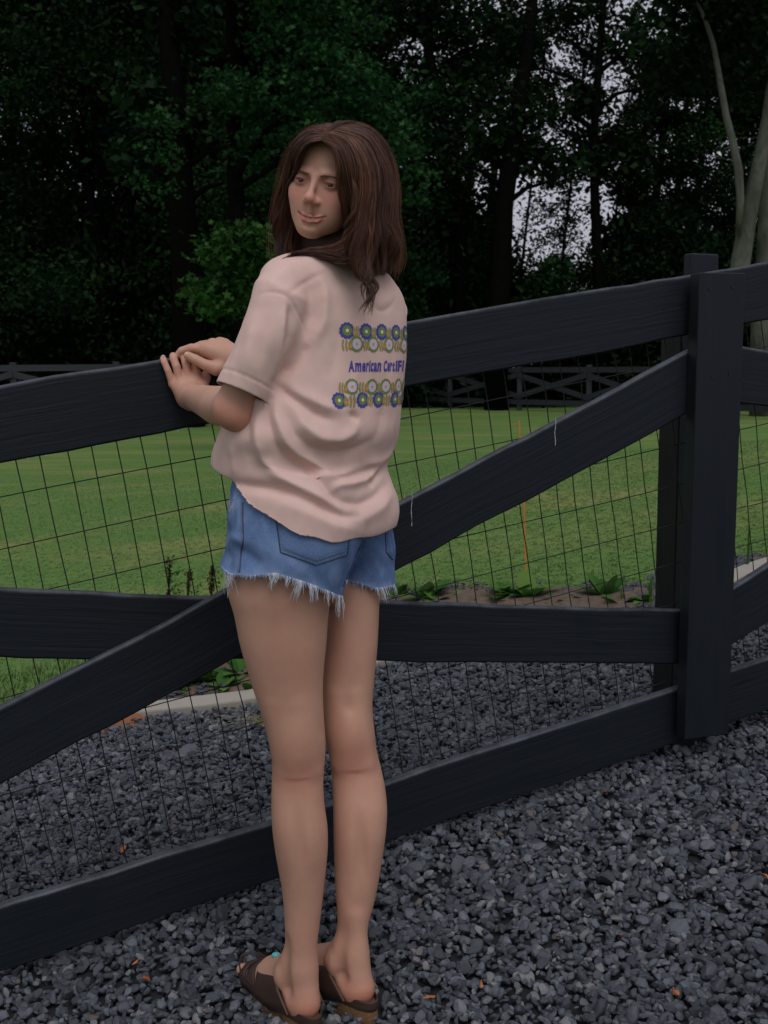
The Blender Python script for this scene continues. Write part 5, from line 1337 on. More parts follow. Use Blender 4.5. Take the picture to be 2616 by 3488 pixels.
# hem of the body, sleeve ends, neck
hpx = [(700, 1600), (735, 1614), (788, 1642), (846, 1699), (934, 1757), (1042, 1812), (1139, 1838), (1237, 1846), (1310, 1842), (1360, 1838)]
hp3 = np.array([P(a, b_, 1.95) for a, b_ in hpx])
def hem_h(p): return p[:, 2] - np.interp(p[:, 0], hp3[:, 0], hp3[:, 2]) - .002 * np.sin(p[:, 0] * 90)
V, Q, us = clip_mesh(V, Q, hem_h(V), lambda p, h: p - np.stack([0 * h, 0 * h, h], -1))
tv = ttS(V); inS = (fS(V) < fT(V)) & (fS(V) < .03); h = np.where(inS, TE - .004 - tv, 1.0); axS = norm(sl[-1][0] - sl[0][0])
V, Q, us = clip_mesh(V, Q, h, lambda p, h_: p + h_[:, None] * axS)
tv = ttR(V); inR = (fR(V) < fT(V)) & (fR(V) < .03); h = np.where(inR, TER - .004 - tv, 1.0); axR = norm(slR[-1][0] - slR[0][0])
V, Q, us = clip_mesh(V, Q, h, lambda p, h_: p + h_[:, None] * axR)
h = np.linalg.norm((V - neck0)[:, :2], axis=1) - .066 + np.where(V[:, 2] < neck0[2] - .02, 1, 0)
V, Q, us = clip_mesh(V, Q, h, lambda p, h_: p)
me = mesh_np('t_shirt', V, Q, True); me.materials.append(M['shirt']); ts = child('t_shirt', me)
sd_ = ts.modifiers.new('thick', 'SOLIDIFY'); sd_.thickness = .0022; sd_.offset = -1
bvS = bvh(V, Q)

# ---- print on the back of the shirt
Nb = norm(-Fv * 1.0 + np.array([.0, 0, 0])); Ub = norm(np.cross(np.array([0, 0, 1.0]), Nb)); Ub = Ub if Ub[0] > 0 else -Ub
def cloth(u, v, lift=.0012):                         # point of the back: u to the right, v up, projected along the back's normal
    o = np.array([0, YH, 1.0]) + Ub * u + np.array([0, 0, v - 1.0]) + Nb * .5
    a = bvS.ray_cast(Vector(o), Vector(-Nb))
    if a[0] is None: return None
    n_ = np.array(a[1]); n_ = n_ if n_ @ Nb > 0 else -n_
    return np.array(a[0]) + n_ * lift
def uv_of(px, py):
    h_ = hit(bvS, px, py); return None if h_ is None else ((h_ - np.array([0, YH, 0])) @ Ub, h_[2])
INKS = ['ink_blue', 'ink_green', 'ink_mustard', 'ink_lilac', 'ink_orange', 'ink_cream']
BUF = [[], [], []]                                   # vertices, faces, ink of each face
def flush(name):
    vs, fs, mi = BUF
    if vs and fs:
        me_ = mesh_np(name, np.array(vs), fs, True); used = sorted(set(mi))
        for k in used: me_.materials.append(M[INKS[k]])
        me_.polygons.foreach_set('material_index', [used.index(k) for k in mi]); link(bpy.data.objects.new(name, me_), ts)
    BUF[0], BUF[1], BUF[2] = [], [], []
def poly_print(ink, pts2, lift, sub=1):
    """fan polygon (u, v) around its centre, subdivided, laid on the cloth"""
    pts2 = np.array(pts2); c_ = pts2.mean(0); vs, fs, mi = BUF; K = len(pts2); R_ = 3; b0 = len(vs); loc = []; n0 = len(fs)
    for r in range(R_ + 1):
        if r == 0: loc.append(c_); continue
        for q in pts2: loc.append(c_ + (q - c_) * r / R_)
    P3 = [cloth(q[0], q[1], lift) for q in loc]
    if any(q is None for q in P3): return
    vs.extend(P3)
    for k in range(K):
        k2 = (k + 1) % K; fs.append((b0, b0 + 1 + k, b0 + 1 + k2))
        for r in range(R_ - 1): fs.append((b0 + 1 + r * K + k, b0 + 1 + (r + 1) * K + k, b0 + 1 + (r + 1) * K + k2, b0 + 1 + r * K + k2))
    mi.extend([INKS.index(ink)] * (len(fs) - n0))
def flower(u, v, R_, inks):
    for ink, fr, lf, pet in inks:
        K = 48; pts2 = [(u + (R_ * fr * (1 + pet * abs(math.sin(t * 6)))) * math.cos(t), v + (R_ * fr * (1 + pet * abs(math.sin(t * 6)))) * math.sin(t)) for t in np.arange(K) * 2 * math.pi / K]
        poly_print(ink, pts2, lf)
    flush('printed_flower')
BL = [('ink_blue', .86, .0007, .14), ('ink_green', .56, .0010, .12), ('ink_cream', .20, .0013, 0)]
GR = [('ink_green', .88, .0007, .12), ('ink_lilac', .60, .0010, .1), ('ink_orange', .17, .0013, 0)]
def leafbit(u, v, w_, dr):                            # chevron leaves and a bud between flowers
    h_ = .0105; w_ = w_ * 1.15
    for k in range(2):
        x = u + dr * w_ * (.05 + .26 * k)
        for sg in (1, -1):
            poly_print('ink_mustard', [(x, v), (x - dr * w_ * .08, v + sg * h_ * .9), (x - dr * w_ * .20, v + sg * h_ * .95), (x - dr * w_ * .20, v + sg * h_ * .4), (x - dr * w_ * .13, v)], .0010)
    x = u - dr * w_ * .34
    poly_print('ink_mustard', [(x - dr * w_ * .10, v + h_), (x + dr * w_ * .12, v + h_ * .4), (x + dr * w_ * .12, v - h_ * .6), (x - dr * w_ * .14, v - h_ * .8), (x - dr * w_ * .2, v)], .0010)
    poly_print('ink_orange', [(x - dr * w_ * .12, v), (x + dr * w_ * .02, v + h_ * .1), (x + dr * w_ * .02, v - h_ * .45), (x - dr * w_ * .13, v - h_ * .5)], .0014)
    flush('printed_leaf')
def z3(x, y): return (1040 + x / 4.1475, 980 + y / 4.1475)
def rowprint(centres, kind, Rr, first=False, arrow=1, extra=3, lead=None):
    us = [uv_of(*z3(*c_)) for c_ in centres]; us = [q for q in us if q is not None]
    if len(us) < 2: return
    d_ = (us[-1][0] - us[0][0]) / (len(us) - 1)
    u0, v0 = us[0]; v1 = sum(q[1] for q in us) / len(us)
    for k in range(len(us) + extra):
        u = us[k][0] if k < len(us) else us[-1][0] + (k - len(us) + 1) * d_; v = us[k][1] if k < len(us) else us[-1][1]
        flower(u, v, Rr, kind)
        un = us[k + 1][0] if k + 1 < len(us) else u + d_
        leafbit((u + un) / 2, v - .002, abs(un - u) - Rr * 1.6, arrow)
    if lead: leafbit(u0 - d_ * .5, v0 - .002, abs(d_) - Rr * 1.6, arrow)
RB, RG = .0152, .0148
rowprint([(590, 605), (858, 620), (1077, 625), (1278, 635)], BL, RB, arrow=1)
rowprint([(725, 795), (958, 800), (1180, 805), (1390, 815)], GR, RG, arrow=-1, lead=True)
rowprint([(662, 1400), (940, 1400), (1133, 1395)], GR, RG, arrow=-1, lead=True)
rowprint([(475, 1595), (805, 1585), (1030, 1580), (1262, 1575)], BL, RB, arrow=1, extra=2)
def text_polys(ch):
    cu = bpy.data.curves.new('glyph', 'FONT'); cu.body = ch; cu.size = 1; cu.offset = .038; cu.resolution_u = 4
    o = bpy.data.objects.new('glyph', cu); COL.objects.link(o); dg = bpy.context.evaluated_depsgraph_get(); dg.update()
    me_ = bpy.data.meshes.new_from_object(o.evaluated_get(dg)); bpy.data.objects.remove(o)
    bm = bmesh.new(); bm.from_mesh(me_); bpy.data.meshes.remove(me_)
    bmesh.ops.triangulate(bm, faces=bm.faces)
    for _ in range(2):
        bmesh.ops.subdivide_edges(bm, edges=[e for e in bm.edges if e.calc_length() > .12], cuts=1); bmesh.ops.triangulate(bm, faces=[f_ for f_ in bm.faces if len(f_.verts) > 3])
    v_ = np.array([v.co[:2] for v in bm.verts]); f_ = [tuple(x.index for x in q.verts) for q in bm.faces]; bm.free(); return v_, f_
GL = [('A', 605, 692), ('m', 697, 790), ('e', 798, 850), ('r', 856, 893), ('i', 898, 918), ('c', 922, 960), ('a', 964, 1010), ('n', 1014, 1070), ('C', 1102, 1152), ('e', 1156, 1188), ('r', 1192, 1222), ('t', 1224, 1262), ('i', 1272, 1296), ('F', 1302, 1356), ('i', 1366, 1386)]
v_top, v_bot = uv_of(*z3(800, 1028))[1], uv_of(*z3(800, 1188))[1]
for ch, xa, xb in GL:
    ua, ub = uv_of(*z3(xa, 1110)), uv_of(*z3(xb, 1110))
    if ua is None or ub is None: continue
    gv, gf = text_polys(ch); lo2, hi3 = gv.min(0), gv.max(0)
    Hh = (v_top - v_bot) * (1.0 if ch in 'ACFi' else .90 if ch == 't' else .82)
    pts3 = []
    for g_ in gv:
        t = (g_[1] - lo2[1]) / (hi3[1] - lo2[1]); fx = (g_[0] - lo2[0]) / (hi3[0] - lo2[0])
        fx = fx + .10 * math.sin(t * math.pi) * (.5 - fx)           # flared groovy feet and tops
        pts3.append(cloth(ua[0] + (ub[0] - ua[0]) * fx + .0012 * (t - .5), v_bot + Hh * t, .0009))
    if any(q is None for q in pts3): continue
    BUF[0], BUF[1], BUF[2] = pts3, gf, [0] * len(gf); flush('printed_letter')

# ---- shorts
tL, tR = tL_, tR_
fL, l0, h0 = zloft(tL, 0, 2.2); fRr, l1, h1 = zloft(tR, 0, 2.2)
sh = Sdf(); sh.add(l0, h0, fL, 0); sh.add(l1, h1, fRr, .012)
V, Q = surface_nets(sh, np.minimum(l0, l1) - .02, np.maximum(h0, h1) + .02, .0029, .0029, lambda z: .0029)
V = relax(V, Q, 3, .5); Nn_ = vnormals(V, Q)
if np.mean((V - V.mean(0)) * Nn_) < 0: Q = Q[:, ::-1].copy(); Nn_ = -Nn_
bvd = bvh(V, Q)
def z4(x, y): return (680 + x / 2.304, 1580 + y / 2.304)
disp = .0018 * n3(V, 26) + .0007 * n3(V, 80); worn = np.clip(n3(V, 40) * .35 + n3(V * np.array([1, 1, .5]), 110) * .35, 0, 1)
def stroke(poly, amp, wd, wv=0.0):
    global disp, worn
    p2 = []
    for a, b2 in zip(poly[:-1], poly[1:]): p2 += [(a[0] + (b2[0] - a[0]) * t / 8, a[1] + (b2[1] - a[1]) * t / 8) for t in range(8)]
    p2.append(poly[-1]); Hh = [hit(bvd, *q) for q in p2]; Hh = np.array([q for q in Hh if q is not None])
    if not len(Hh): return
    near = np.nonzero(np.all(V > Hh.min(0) - wd * 3, 1) & np.all(V < Hh.max(0) + wd * 3, 1))[0]
    d2 = ((V[near][:, None] - Hh[None]) ** 2).sum(-1).min(1); g_ = np.exp(-d2 / wd ** 2); disp[near] += amp * g_; worn[near] = np.clip(worn[near] + wv * g_, 0, 1)
for pl_, amp, wd, wv in (([(330, 610), (260, 580), (215, 640)], .005, .012, .15), ([(330, 680), (400, 730), (450, 780)], -.004, .012, 0), ([(300, 330), (310, 460), (300, 560)], .003, .010, .1), ([(215, 300), (245, 340), (290, 290)], 0, .012, .7),
                         ([(620, 860), (700, 900), (800, 930), (900, 950)], 0, .010, .35), ([(200, 860), (400, 880), (600, 860)], 0, .008, .3), ([(1130, 930), (1300, 960), (1500, 950)], 0, .008, .35), ([(650, 640), (900, 690), (1120, 640)], 0, .016, .2),
                         ([(1270, 620), (1230, 720), (1180, 850), (1120, 960)], -.004, .006, 0), ([(230, 540), (215, 680), (230, 800)], -.004, .014, 0), ([(480, 640), (560, 700), (700, 820)], .003, .02, .1)):
    stroke([z4(*q) for q in pl_], amp, wd, wv)
V = V + Nn_ * disp[:, None]
hl = [(735, 1915), (752, 1930), (780, 1958), (854, 1964), (940, 1956), (1027, 1982), (1097, 2008), (1150, 2030), (1180, 2040)]
hr_ = [(1130, 1975), (1179, 1979), (1244, 1995), (1288, 2008), (1344, 1996), (1360, 1990)]
def hem_at(p, tab, ymax):
    rel = p - np.array([0, 0, CAMZ]); X_ = 1308 + FPX * (rel @ np.array(right)) / (rel @ np.array(fwd)); hy = np.interp(X_, [q[0] for q in tab], [q[1] for q in tab])
    x = (X_ - 1308) / FPX; u = (1744 - hy) / FPX; u2 = _s * x + _c * u
    return CAMZ + (-_sp + u2 * _cp) / (_cp + u2 * _sp) * np.minimum(p[:, 1], ymax)
isL = fL(V) < fRr(V)
zh = np.where(isL, hem_at(V, hl, 2.06), hem_at(V, hr_, 2.18)) + .0022 * noise2(V[:, 0] * 260, V[:, 1] * 260) + .0015 * noise2(V[:, 0] * 80, V[:, 1] * 80)
worn = np.clip(worn + .55 * np.exp(-((V[:, 2] - zh) / .007) ** 2), 0, 1)
hV = V[:, 2] - zh
keep_w = worn.copy()
V, Q, us = clip_mesh(V, Q, hV, lambda p, h_: p - np.stack([0 * h_, 0 * h_, h_], -1))
Ns2 = vnormals(V, Q); V = V - Ns2 * (.016 * sstep(.004, .035, hem_h(V)))[:, None]
me = mesh_np('shorts', V, Q, True); set_attr(me, 'worn', keep_w[us]); me.materials.append(M['denim']); so = child('shorts', me)
sd_ = so.modifiers.new('thick', 'SOLIDIFY'); sd_.thickness = .002; sd_.offset = -1
bvd = bvh(V, Q)
def patch(name, poly, lift, mat, n_=14, worn_=.12):
    poly = np.array(poly); c_ = poly.mean(0); ring = []
    K = len(poly)
    for i in range(K):
        for t in range(6): ring.append(poly[i] + (poly[(i + 1) % K] - poly[i]) * t / 6)
    vs = []; fs = []; R_ = 6; KK = len(ring)
    vs.append(hit(bvd, *c_, lift))
    for r in range(1, R_ + 1):
        for q in ring:
            x = c_ + (q - c_) * r / R_; h_ = hit(bvd, *x, lift if r < R_ else -.001); 
            if h_ is None: h_ = vs[-1]
            vs.append(h_)
    for k in range(KK):
        k2 = (k + 1) % KK; fs.append((0, 1 + k, 1 + k2))
        for r in range(R_ - 1): fs.append((1 + r * KK + k, 1 + (r + 1) * KK + k, 1 + (r + 1) * KK + k2, 1 + r * KK + k2))
    me_ = mesh_np(name, np.array(vs), fs, True); set_attr(me_, 'worn', [worn_] * len(vs)); me_.materials.append(mat); o = bpy.data.objects.new(name, me_); link(o, so); return o
def seam(name, pts_, r_, mat, lift=.0006, dash=False):
    b_ = MB(); p2 = []
    for a, b2 in zip(pts_[:-1], pts_[1:]):
        ns_ = max(3, int(math.hypot(b2[0] - a[0], b2[1] - a[1]) / 5)); p2 += [(a[0] + (b2[0] - a[0]) * t / ns_, a[1] + (b2[1] - a[1]) * t / ns_) for t in range(ns_)]
    p2.append(pts_[-1]); H_ = [hit(bvd, *q, lift) for q in p2]; H_ = [q for q in H_ if q is not None]
    if len(H_) < 2: return
    if dash:
        for i in range(0, len(H_) - 1, 2): b_.tube([H_[i], H_[i + 1]], r_, 4)
    else: b_.tube(H_, r_, 5)
    me_ = mesh_np(name, np.array(b_.v), b_.f, True); me_.materials.append(mat); link(bpy.data.objects.new(name, me_), so)
pkL = [z4(600, 420), z4(620, 560), z4(640, 690), z4(915, 790), z4(1155, 710), z4(1170, 560), z4(1175, 500)]
patch('pocket', [z4(590, 330), z4(600, 420), z4(640, 690), z4(915, 790), z4(1155, 710), z4(1170, 560), z4(1175, 420)], .0022, M['denim'])
bvp = None
seam('seam', [z4(597, 420), z4(618, 560), z4(636, 693), z4(915, 794), z4(1158, 713), z4(1174, 560)], .0011, M['stitch_dark'], .0008)
seam('stitching', [z4(612, 425), z4(634, 560), z4(652, 680), z4(915, 776), z4(1144, 700), z4(1158, 580)], .0007, M['stitch'], .0028, True)
seam('stitching', [z4(650, 640), z4(665, 660), z4(915, 752), z4(1125, 682)], .0006, M['stitch'], .0028, True)
seam('seam', [z4(1455, 520), z4(1462, 690), z4(1515, 752)], .0010, M['stitch_dark'], .0008)
seam('stitching', [z4(1470, 520), z4(1476, 680), z4(1518, 730)], .0006, M['stitch'], .0012, True)
seam('seam', [z4(330, 300), z4(328, 420), z4(335, 590), z4(318, 700), z4(305, 850)], .0012, M['stitch'], .0006)
seam('seam', [z4(342, 300), z4(340, 420), z4(346, 590), z4(328, 700), z4(316, 850)], .0009, M['stitch_dark'], .0004)
seam('seam', [z4(1268, 625), z4(1225, 720), z4(1175, 850), z4(1118, 965)], .0010, M['stitch_dark'], .0004)
# frayed hem threads
rf = random.Random(21); tw, tb = MB(), MB()
def strand(MBx, px, py, L_, dx, r_=.0005):
    h_ = hit(bvd, px, py - 5, .0006)
    if h_ is None: return
    g_ = np.array([dx * .0006, -.002, -1.0]); p_ = [h_]; cur = h_.copy(); sw = rf.uniform(-.35, .35); K = 6
    for i in range(K): cur = cur + norm(g_ + np.array([sw * math.sin(i * 1.1 + sw * 9), 0, 0])) * L_ / K; p_.append(cur.copy())
    MBx.tube(p_, [r_ * (1 - .6 * i / K) for i in range(K + 1)], 4)
def hem_y(px, tab): return float(np.interp(px, [q[0] for q in tab], [q[1] for q in tab]))
for tab, x0, x1, nb in ((hl, 748, 1168, 420), (hr_, 1172, 1344, 150)):
    for i in range(nb):
        x = rf.uniform(x0, x1); strand(tb, x, hem_y(x, tab), rf.uniform(.002, .007), rf.uniform(-500, 500), .00055)
    for i in range(nb // 3):
        x = rf.uniform(x0, x1); strand(tw, x, hem_y(x, tab), rf.uniform(.004, .012), rf.uniform(-400, 400), .0005)
for cx, L_, n_, dx in ((775, .050, 16, 150), (788, .034, 12, -100), (915, .030, 5, 300), (932, .036, 8, -300), (948, .026, 7, -500), (985, .022, 7, -500), (1002, .020, 6, -450), (1018, .045, 14, -300), (1030, .030, 6, -200), (1058, .038, 15, 60), (1075, .030, 6, 150), (1112, .034, 8, 40), (1133, .024, 5, 0), (1155, .052, 13, 20), (1166, .034, 9, 300), (1172, .028, 6, 400)):
    for k in range(n_): x = cx + rf.gauss(0, 5); strand(tw, x, hem_y(x, hl), L_ * rf.uniform(.45, 1.0), dx + rf.gauss(0, 120), .00065)
for cx, L_, n_, dx in ((1200, .020, 2, 100), (1240, .025, 2, -50), (1282, .030, 4, 250), (1300, .034, 6, 500), (1312, .036, 5, 500), (1340, .028, 7, 400)):
    for k in range(n_): x = min(1343, cx + rf.gauss(0, 4)); strand(tw, x, hem_y(x, hr_), L_ * rf.uniform(.5, 1.0), dx + rf.gauss(0, 120), .00055)
for q in range(26):
    x = rf.uniform(778, 806); y = rf.uniform(1680, 1740); strand(tw, x, y, rf.uniform(.005, .012), rf.uniform(-900, 900), .0004)
for MBx, mt in ((tw, 'thread'), (tb, 'thread_blue')):
    me = mesh_np('frayed_threads', np.array(MBx.v), MBx.f, True); me.materials.append(M[mt]); o = bpy.data.objects.new('frayed_threads', me); link(o, so); o['kind'] = 'stuff'

# ---- clogs
def clog(heel, d, gem):
    sd = np.array([d[1], -d[0], 0]); root = bpy.data.objects.new('clog', None); link(root, person); root.location = Vector(heel) + PL
    g = lambda t, s_, z: d * t + sd * s_ + np.array([0, 0, z])
    K = 44; out = []
    for i in range(K):
        a = 2 * math.pi * i / K; t = .105 - .150 * math.cos(a) * (1.0); wv = .0365 + .012 * sstep(.0, .2, t) - .004 * sstep(.2, .26, t)
        s_ = wv * math.copysign(abs(math.sin(a)) ** .85, math.sin(a)) - .006 * sstep(.05, .22, t); out.append((t, s_))
    def lay(sc, z, rise=0.0): return [g(.105 + (t - .105) * sc, s_ * sc, z + rise * (1 - sstep(-.03, .1, t))) for t, s_ in out]
    def part(name, rings, mat, cap=(True, True)):
        v = [p for r in rings for p in r]; f = []
        for j in range(len(rings) - 1):
            for k in range(K): k2 = (k + 1) % K; f.append((j * K + k, j * K + k2, (j + 1) * K + k2, (j + 1) * K + k))
        if cap[0]: f.append(tuple(range(K))[::-1])
        if cap[1]: f.append(tuple((len(rings) - 1) * K + k for k in range(K)))
        me_ = mesh_np(name, np.array(v), f, False); me_.materials.append(mat)
        o = bpy.data.objects.new(name, me_); link(o, root); bv = o.modifiers.new('b', 'BEVEL'); bv.width = .0015; bv.segments = 2; bv.limit_method = 'ANGLE'; return o
    part('outsole', [lay(.99, -.036), lay(1.0, -.034), lay(1.0, -.027)], M['sole'])
    part('cork_sole', [lay(.985, -.028), lay(.99, -.016), lay(.975, -.004, .004), lay(.955, .002, .006)], M['cork'])
    part('footbed', [lay(.95, -.012), lay(.995, .002, .004), lay(.995, .011, .008), lay(.965, .012, .008), lay(.93, .0, .004), lay(.80, -.010)], M['leather'])
    # upper: leather vault over the front of the foot, open behind the ankle
    nT, nA = 20, 22; v = []; f = []
    for i in range(nT):
        t = .060 + .178 * i / (nT - 1)
        wv = float(np.interp(t, [.06, .12, .19, .225, .238], [.0400, .0455, .0445, .033, .018])); hh = float(np.interp(t, [.06, .10, .15, .20, .238], [.082, .066, .048, .034, .012])); off_ = -.006 * float(sstep(.05, .22, t))
        for j in range(nA):
            a = math.pi * j / (nA - 1); ts_ = .004 + .092 * math.sin(a) ** .9; t = ts_ + (.238 - ts_) * i / (nT - 1)
            wv = float(np.interp(t, [-.01, .03, .08, .12, .19, .225, .238], [.037, .0395, .0430, .0462, .0450, .033, .018])); hh = float(np.interp(t, [0, .06, .10, .15, .20, .238], [.070, .076, .068, .050, .034, .012])); off_ = -.006 * float(sstep(.05, .22, t))
            v.append(g(t, off_ + wv * math.cos(a), hh * math.sin(a) ** .75 - .010 + (.022 * (1 - i / 5) * (1 - math.sin(a)) if i < 5 else 0)))
    for i in range(nT - 1):
        for j in range(nA - 1):
            q = i * nA + j
            if i in (8, 12, 16) and (11 <= j <= 17 or 4 <= j <= 9): continue      # slits between the straps
            f.append((q, q + 1, q + nA + 1, q + nA))
    me_ = mesh_np('upper', np.array(v), f, True); me_.materials.append(M['leather']); o = bpy.data.objects.new('upper', me_); link(o, root); s2 = o.modifiers.new('t', 'SOLIDIFY'); s2.thickness = .0028; s2.offset = 1
    b_ = MB(); rim = [np.array(v[j]) + (0, 0, .001) for j in range(nA)]; b_.tube(rim, .0022, 6)
    me_ = mesh_np('rim', np.array(b_.v), b_.f, True); me_.materials.append(M['suede']); link(bpy.data.objects.new('rim', me_), root)
    if gem:
        bm = bmesh.new(); bmesh.ops.create_uvsphere(bm, u_segments=14, v_segments=10, radius=.0075); me_ = bpy.data.meshes.new('turquoise_stud'); bm.to_mesh(me_); bm.free(); me_.materials.append(M['bead'])
        for q in me_.polygons: q.use_smooth = True
        o = bpy.data.objects.new('turquoise_stud', me_); link(o, root); o.location = Vector(g(.112, -.006, .074)); o.scale = (1.2, .9, .7)
    return root
clog(heelL, fdL, True); clog(heelR, fdR, False)

# ---- hair
hs_ = Sdf()
def hpx(px, py, Y): return P(px, py, Y)
hs_.ell(hd(0, -.030, .030), np.array([.0735, .084, .079]) * SC, 0, R=RH)
hs_.cone(P(1262, 560, 2.06), P(1278, 850, 2.04), .032, .030, .03); hs_.cone(P(1240, 600, 2.02), P(1245, 860, 1.99), .035, .030, .03)
hs_.cone(P(1270, 700, 2.09), P(1180, 850, 2.08), .038, .034, .03); hs_.cone(P(1010, 600, 2.10), P(1000, 830, 2.13), .026, .026, .03); hs_.cone(P(1040, 840, 2.12), P(1160, 850, 2.06), .032, .036, .03)
# keep the face and forehead free
hs_.ell(hd(-.004, .085, -.022), np.array([.062, .075, .100]) * SC, .008, '-', R=RH)
hs_.ell(hd(-.006, .100, .020), np.array([.044, .056, .052]) * SC, .006, '-', R=RH)
V, Q = surface_nets(hs_, np.min([q[0] for q in hs_.p], 0) - .02, np.max([q[1] for q in hs_.p], 0) + .02, .004, .004, lambda z: .004)
V = relax(V, Q, 3, .5); V = V - vnormals(V, Q) * .0
me = mesh_np('hair_mass', V, Q, True); me.materials.append(M['hair_base'])
hair_root = bpy.data.objects.new('hair', me); link(hair_root, person); hair_root.location = PL
# guides: rows of (photo px, py, depth) from the parting outwards, ordered round the head
def cat(Pts, n_):
    Pts = np.array(Pts, float); t = np.linspace(0, len(Pts) - 1, n_); i = np.clip(t.astype(int), 0, len(Pts) - 2); u = (t - i)[:, None]
    p0 = Pts[np.maximum(i - 1, 0)]; p1 = Pts[i]; p2 = Pts[i + 1]; p3 = Pts[np.minimum(i + 2, len(Pts) - 1)]
    return .5 * (2 * p1 + (p2 - p0) * u + (2 * p0 - 5 * p1 + 4 * p2 - p3) * u * u + (3 * p1 - p0 - 3 * p2 + p3) * u ** 3)
HS = []                                            # sheets: list of guides with equal point count, strand count, spread
# right sheet, front edge of the face -> right silhouette
HS.append(([
 [(1098, 478, 1.955), (1138, 505, 1.945), (1158, 560, 1.945), (1168, 630, 1.955), (1185, 700, 1.965), (1183, 770, 1.975), (1190, 835, 1.975), (1215, 890, 1.965)],
 [(1104, 466, 1.960), (1160, 500, 1.945), (1190, 570, 1.940), (1205, 650, 1.945), (1212, 730, 1.950), (1205, 800, 1.955), (1222, 870, 1.955), (1243, 935, 1.945)],
 [(1112, 455, 1.968), (1190, 485, 1.950), (1228, 560, 1.940), (1240, 650, 1.940), (1232, 740, 1.940), (1240, 820, 1.940), (1248, 900, 1.940), (1262, 975, 1.935)],
 [(1120, 446, 1.978), (1215, 480, 1.965), (1262, 560, 1.955), (1280, 650, 1.950), (1268, 740, 1.948), (1280, 820, 1.950), (1275, 890, 1.955), (1284, 950, 1.955)],
 [(1128, 438, 1.992), (1235, 468, 1.985), (1292, 550, 1.980), (1312, 650, 1.975), (1300, 740, 1.972), (1318, 820, 1.978), (1305, 890, 1.985), (1310, 945, 1.985)],
 [(1136, 430, 2.008), (1250, 455, 2.010), (1315, 545, 2.015), (1338, 650, 2.015), (1330, 740, 2.010), (1345, 820, 2.015), (1340, 880, 2.020), (1332, 938, 2.020)],
 [(1144, 424, 2.030), (1255, 440, 2.050), (1325, 525, 2.060), (1350, 640, 2.060), (1346, 740, 2.055), (1356, 820, 2.055), (1360, 880, 2.055), (1350, 928, 2.055)],
 [(1150, 420, 2.06), (1245, 432, 2.09), (1318, 515, 2.10), (1345, 640, 2.10), (1345, 740, 2.10), (1352, 820, 2.10), (1354, 880, 2.10), (1340, 915, 2.10)],
], 15000, .0050))
# left sheet: short fall along the left temple, then behind the cheek
HS.append(([
 [(1096, 478, 1.955), (1050, 488, 1.955), (1016, 530, 1.975), (1000, 580, 2.000), (985, 640, 2.03), (975, 720, 2.06), (980, 800, 2.07), (985, 862, 2.06)],
 [(1102, 466, 1.962), (1050, 474, 1.970), (1005, 520, 1.995), (985, 590, 2.025), (972, 660, 2.05), (962, 740, 2.07), (962, 810, 2.08), (965, 880, 2.06)],
 [(1110, 456, 1.972), (1055, 460, 1.990), (1000, 505, 2.020), (972, 580, 2.050), (958, 660, 2.07), (948, 740, 2.085), (945, 820, 2.09), (950, 900, 2.07)],
 [(1118, 447, 1.984), (1070, 448, 2.010), (1010, 482, 2.045), (972, 560, 2.075), (955, 650, 2.09), (943, 740, 2.10), (940, 820, 2.10), (948, 885, 2.09)],
 [(1130, 437, 2.00), (1085, 436, 2.035), (1030, 465, 2.075), (985, 545, 2.10), (965, 640, 2.11), (952, 740, 2.12), (955, 820, 2.12), (965, 880, 2.11)],
 [(1140, 428, 2.03), (1100, 428, 2.065), (1045, 455, 2.10), (1000, 540, 2.12), (985, 640, 2.13), (980, 740, 2.13), (985, 820, 2.12), (1000, 870, 2.10)],
], 8000, .0042))
# lock sweeping under the chin onto the shoulder, and the hanging tail
HS.append(([
 [(1190, 790, 1.99), (1150, 830, 1.99), (1100, 850, 2.00), (1050, 856, 2.00), (1000, 868, 1.99), (970, 890, 1.98)],
 [(1215, 800, 1.98), (1175, 845, 1.975), (1120, 862, 1.98), (1060, 862, 1.985), (1005, 872, 1.985), (960, 905, 1.98)],
 [(1235, 800, 1.975), (1200, 860, 1.965), (1150, 876, 1.965), (1090, 868, 1.975), (1030, 864, 1.985), (985, 880, 1.985)],
 [(1255, 810, 1.965), (1230, 870, 1.95), (1200, 890, 1.945), (1150, 880, 1.96), (1100, 868, 1.975), (1050, 862, 1.985)],
], 2400, .006))
HS.append(([
 [(1200, 720, 1.955), (1228, 800, 1.945), (1232, 880, 1.94), (1250, 950, 1.925), (1266, 1010, 1.915), (1263, 1092, 1.91)],
 [(1225, 720, 1.945), (1250, 800, 1.938), (1250, 880, 1.935), (1262, 950, 1.92), (1272, 1010, 1.915), (1266, 1070, 1.91)],
 [(1255, 720, 1.942), (1275, 800, 1.938), (1268, 880, 1.938), (1272, 940, 1.93), (1270, 990, 1.92), (1258, 1040, 1.915)],
], 300, .0028))
HS.append(([
 [(1190, 560, 1.940), (1212, 640, 1.935), (1216, 700, 1.935), (1196, 760, 1.94), (1186, 810, 1.945), (1196, 850, 1.95)],
 [(1206, 600, 1.935), (1225, 670, 1.930), (1218, 730, 1.932), (1194, 780, 1.94), (1190, 820, 1.945), (1205, 870, 1.95)],
], 260, .003))
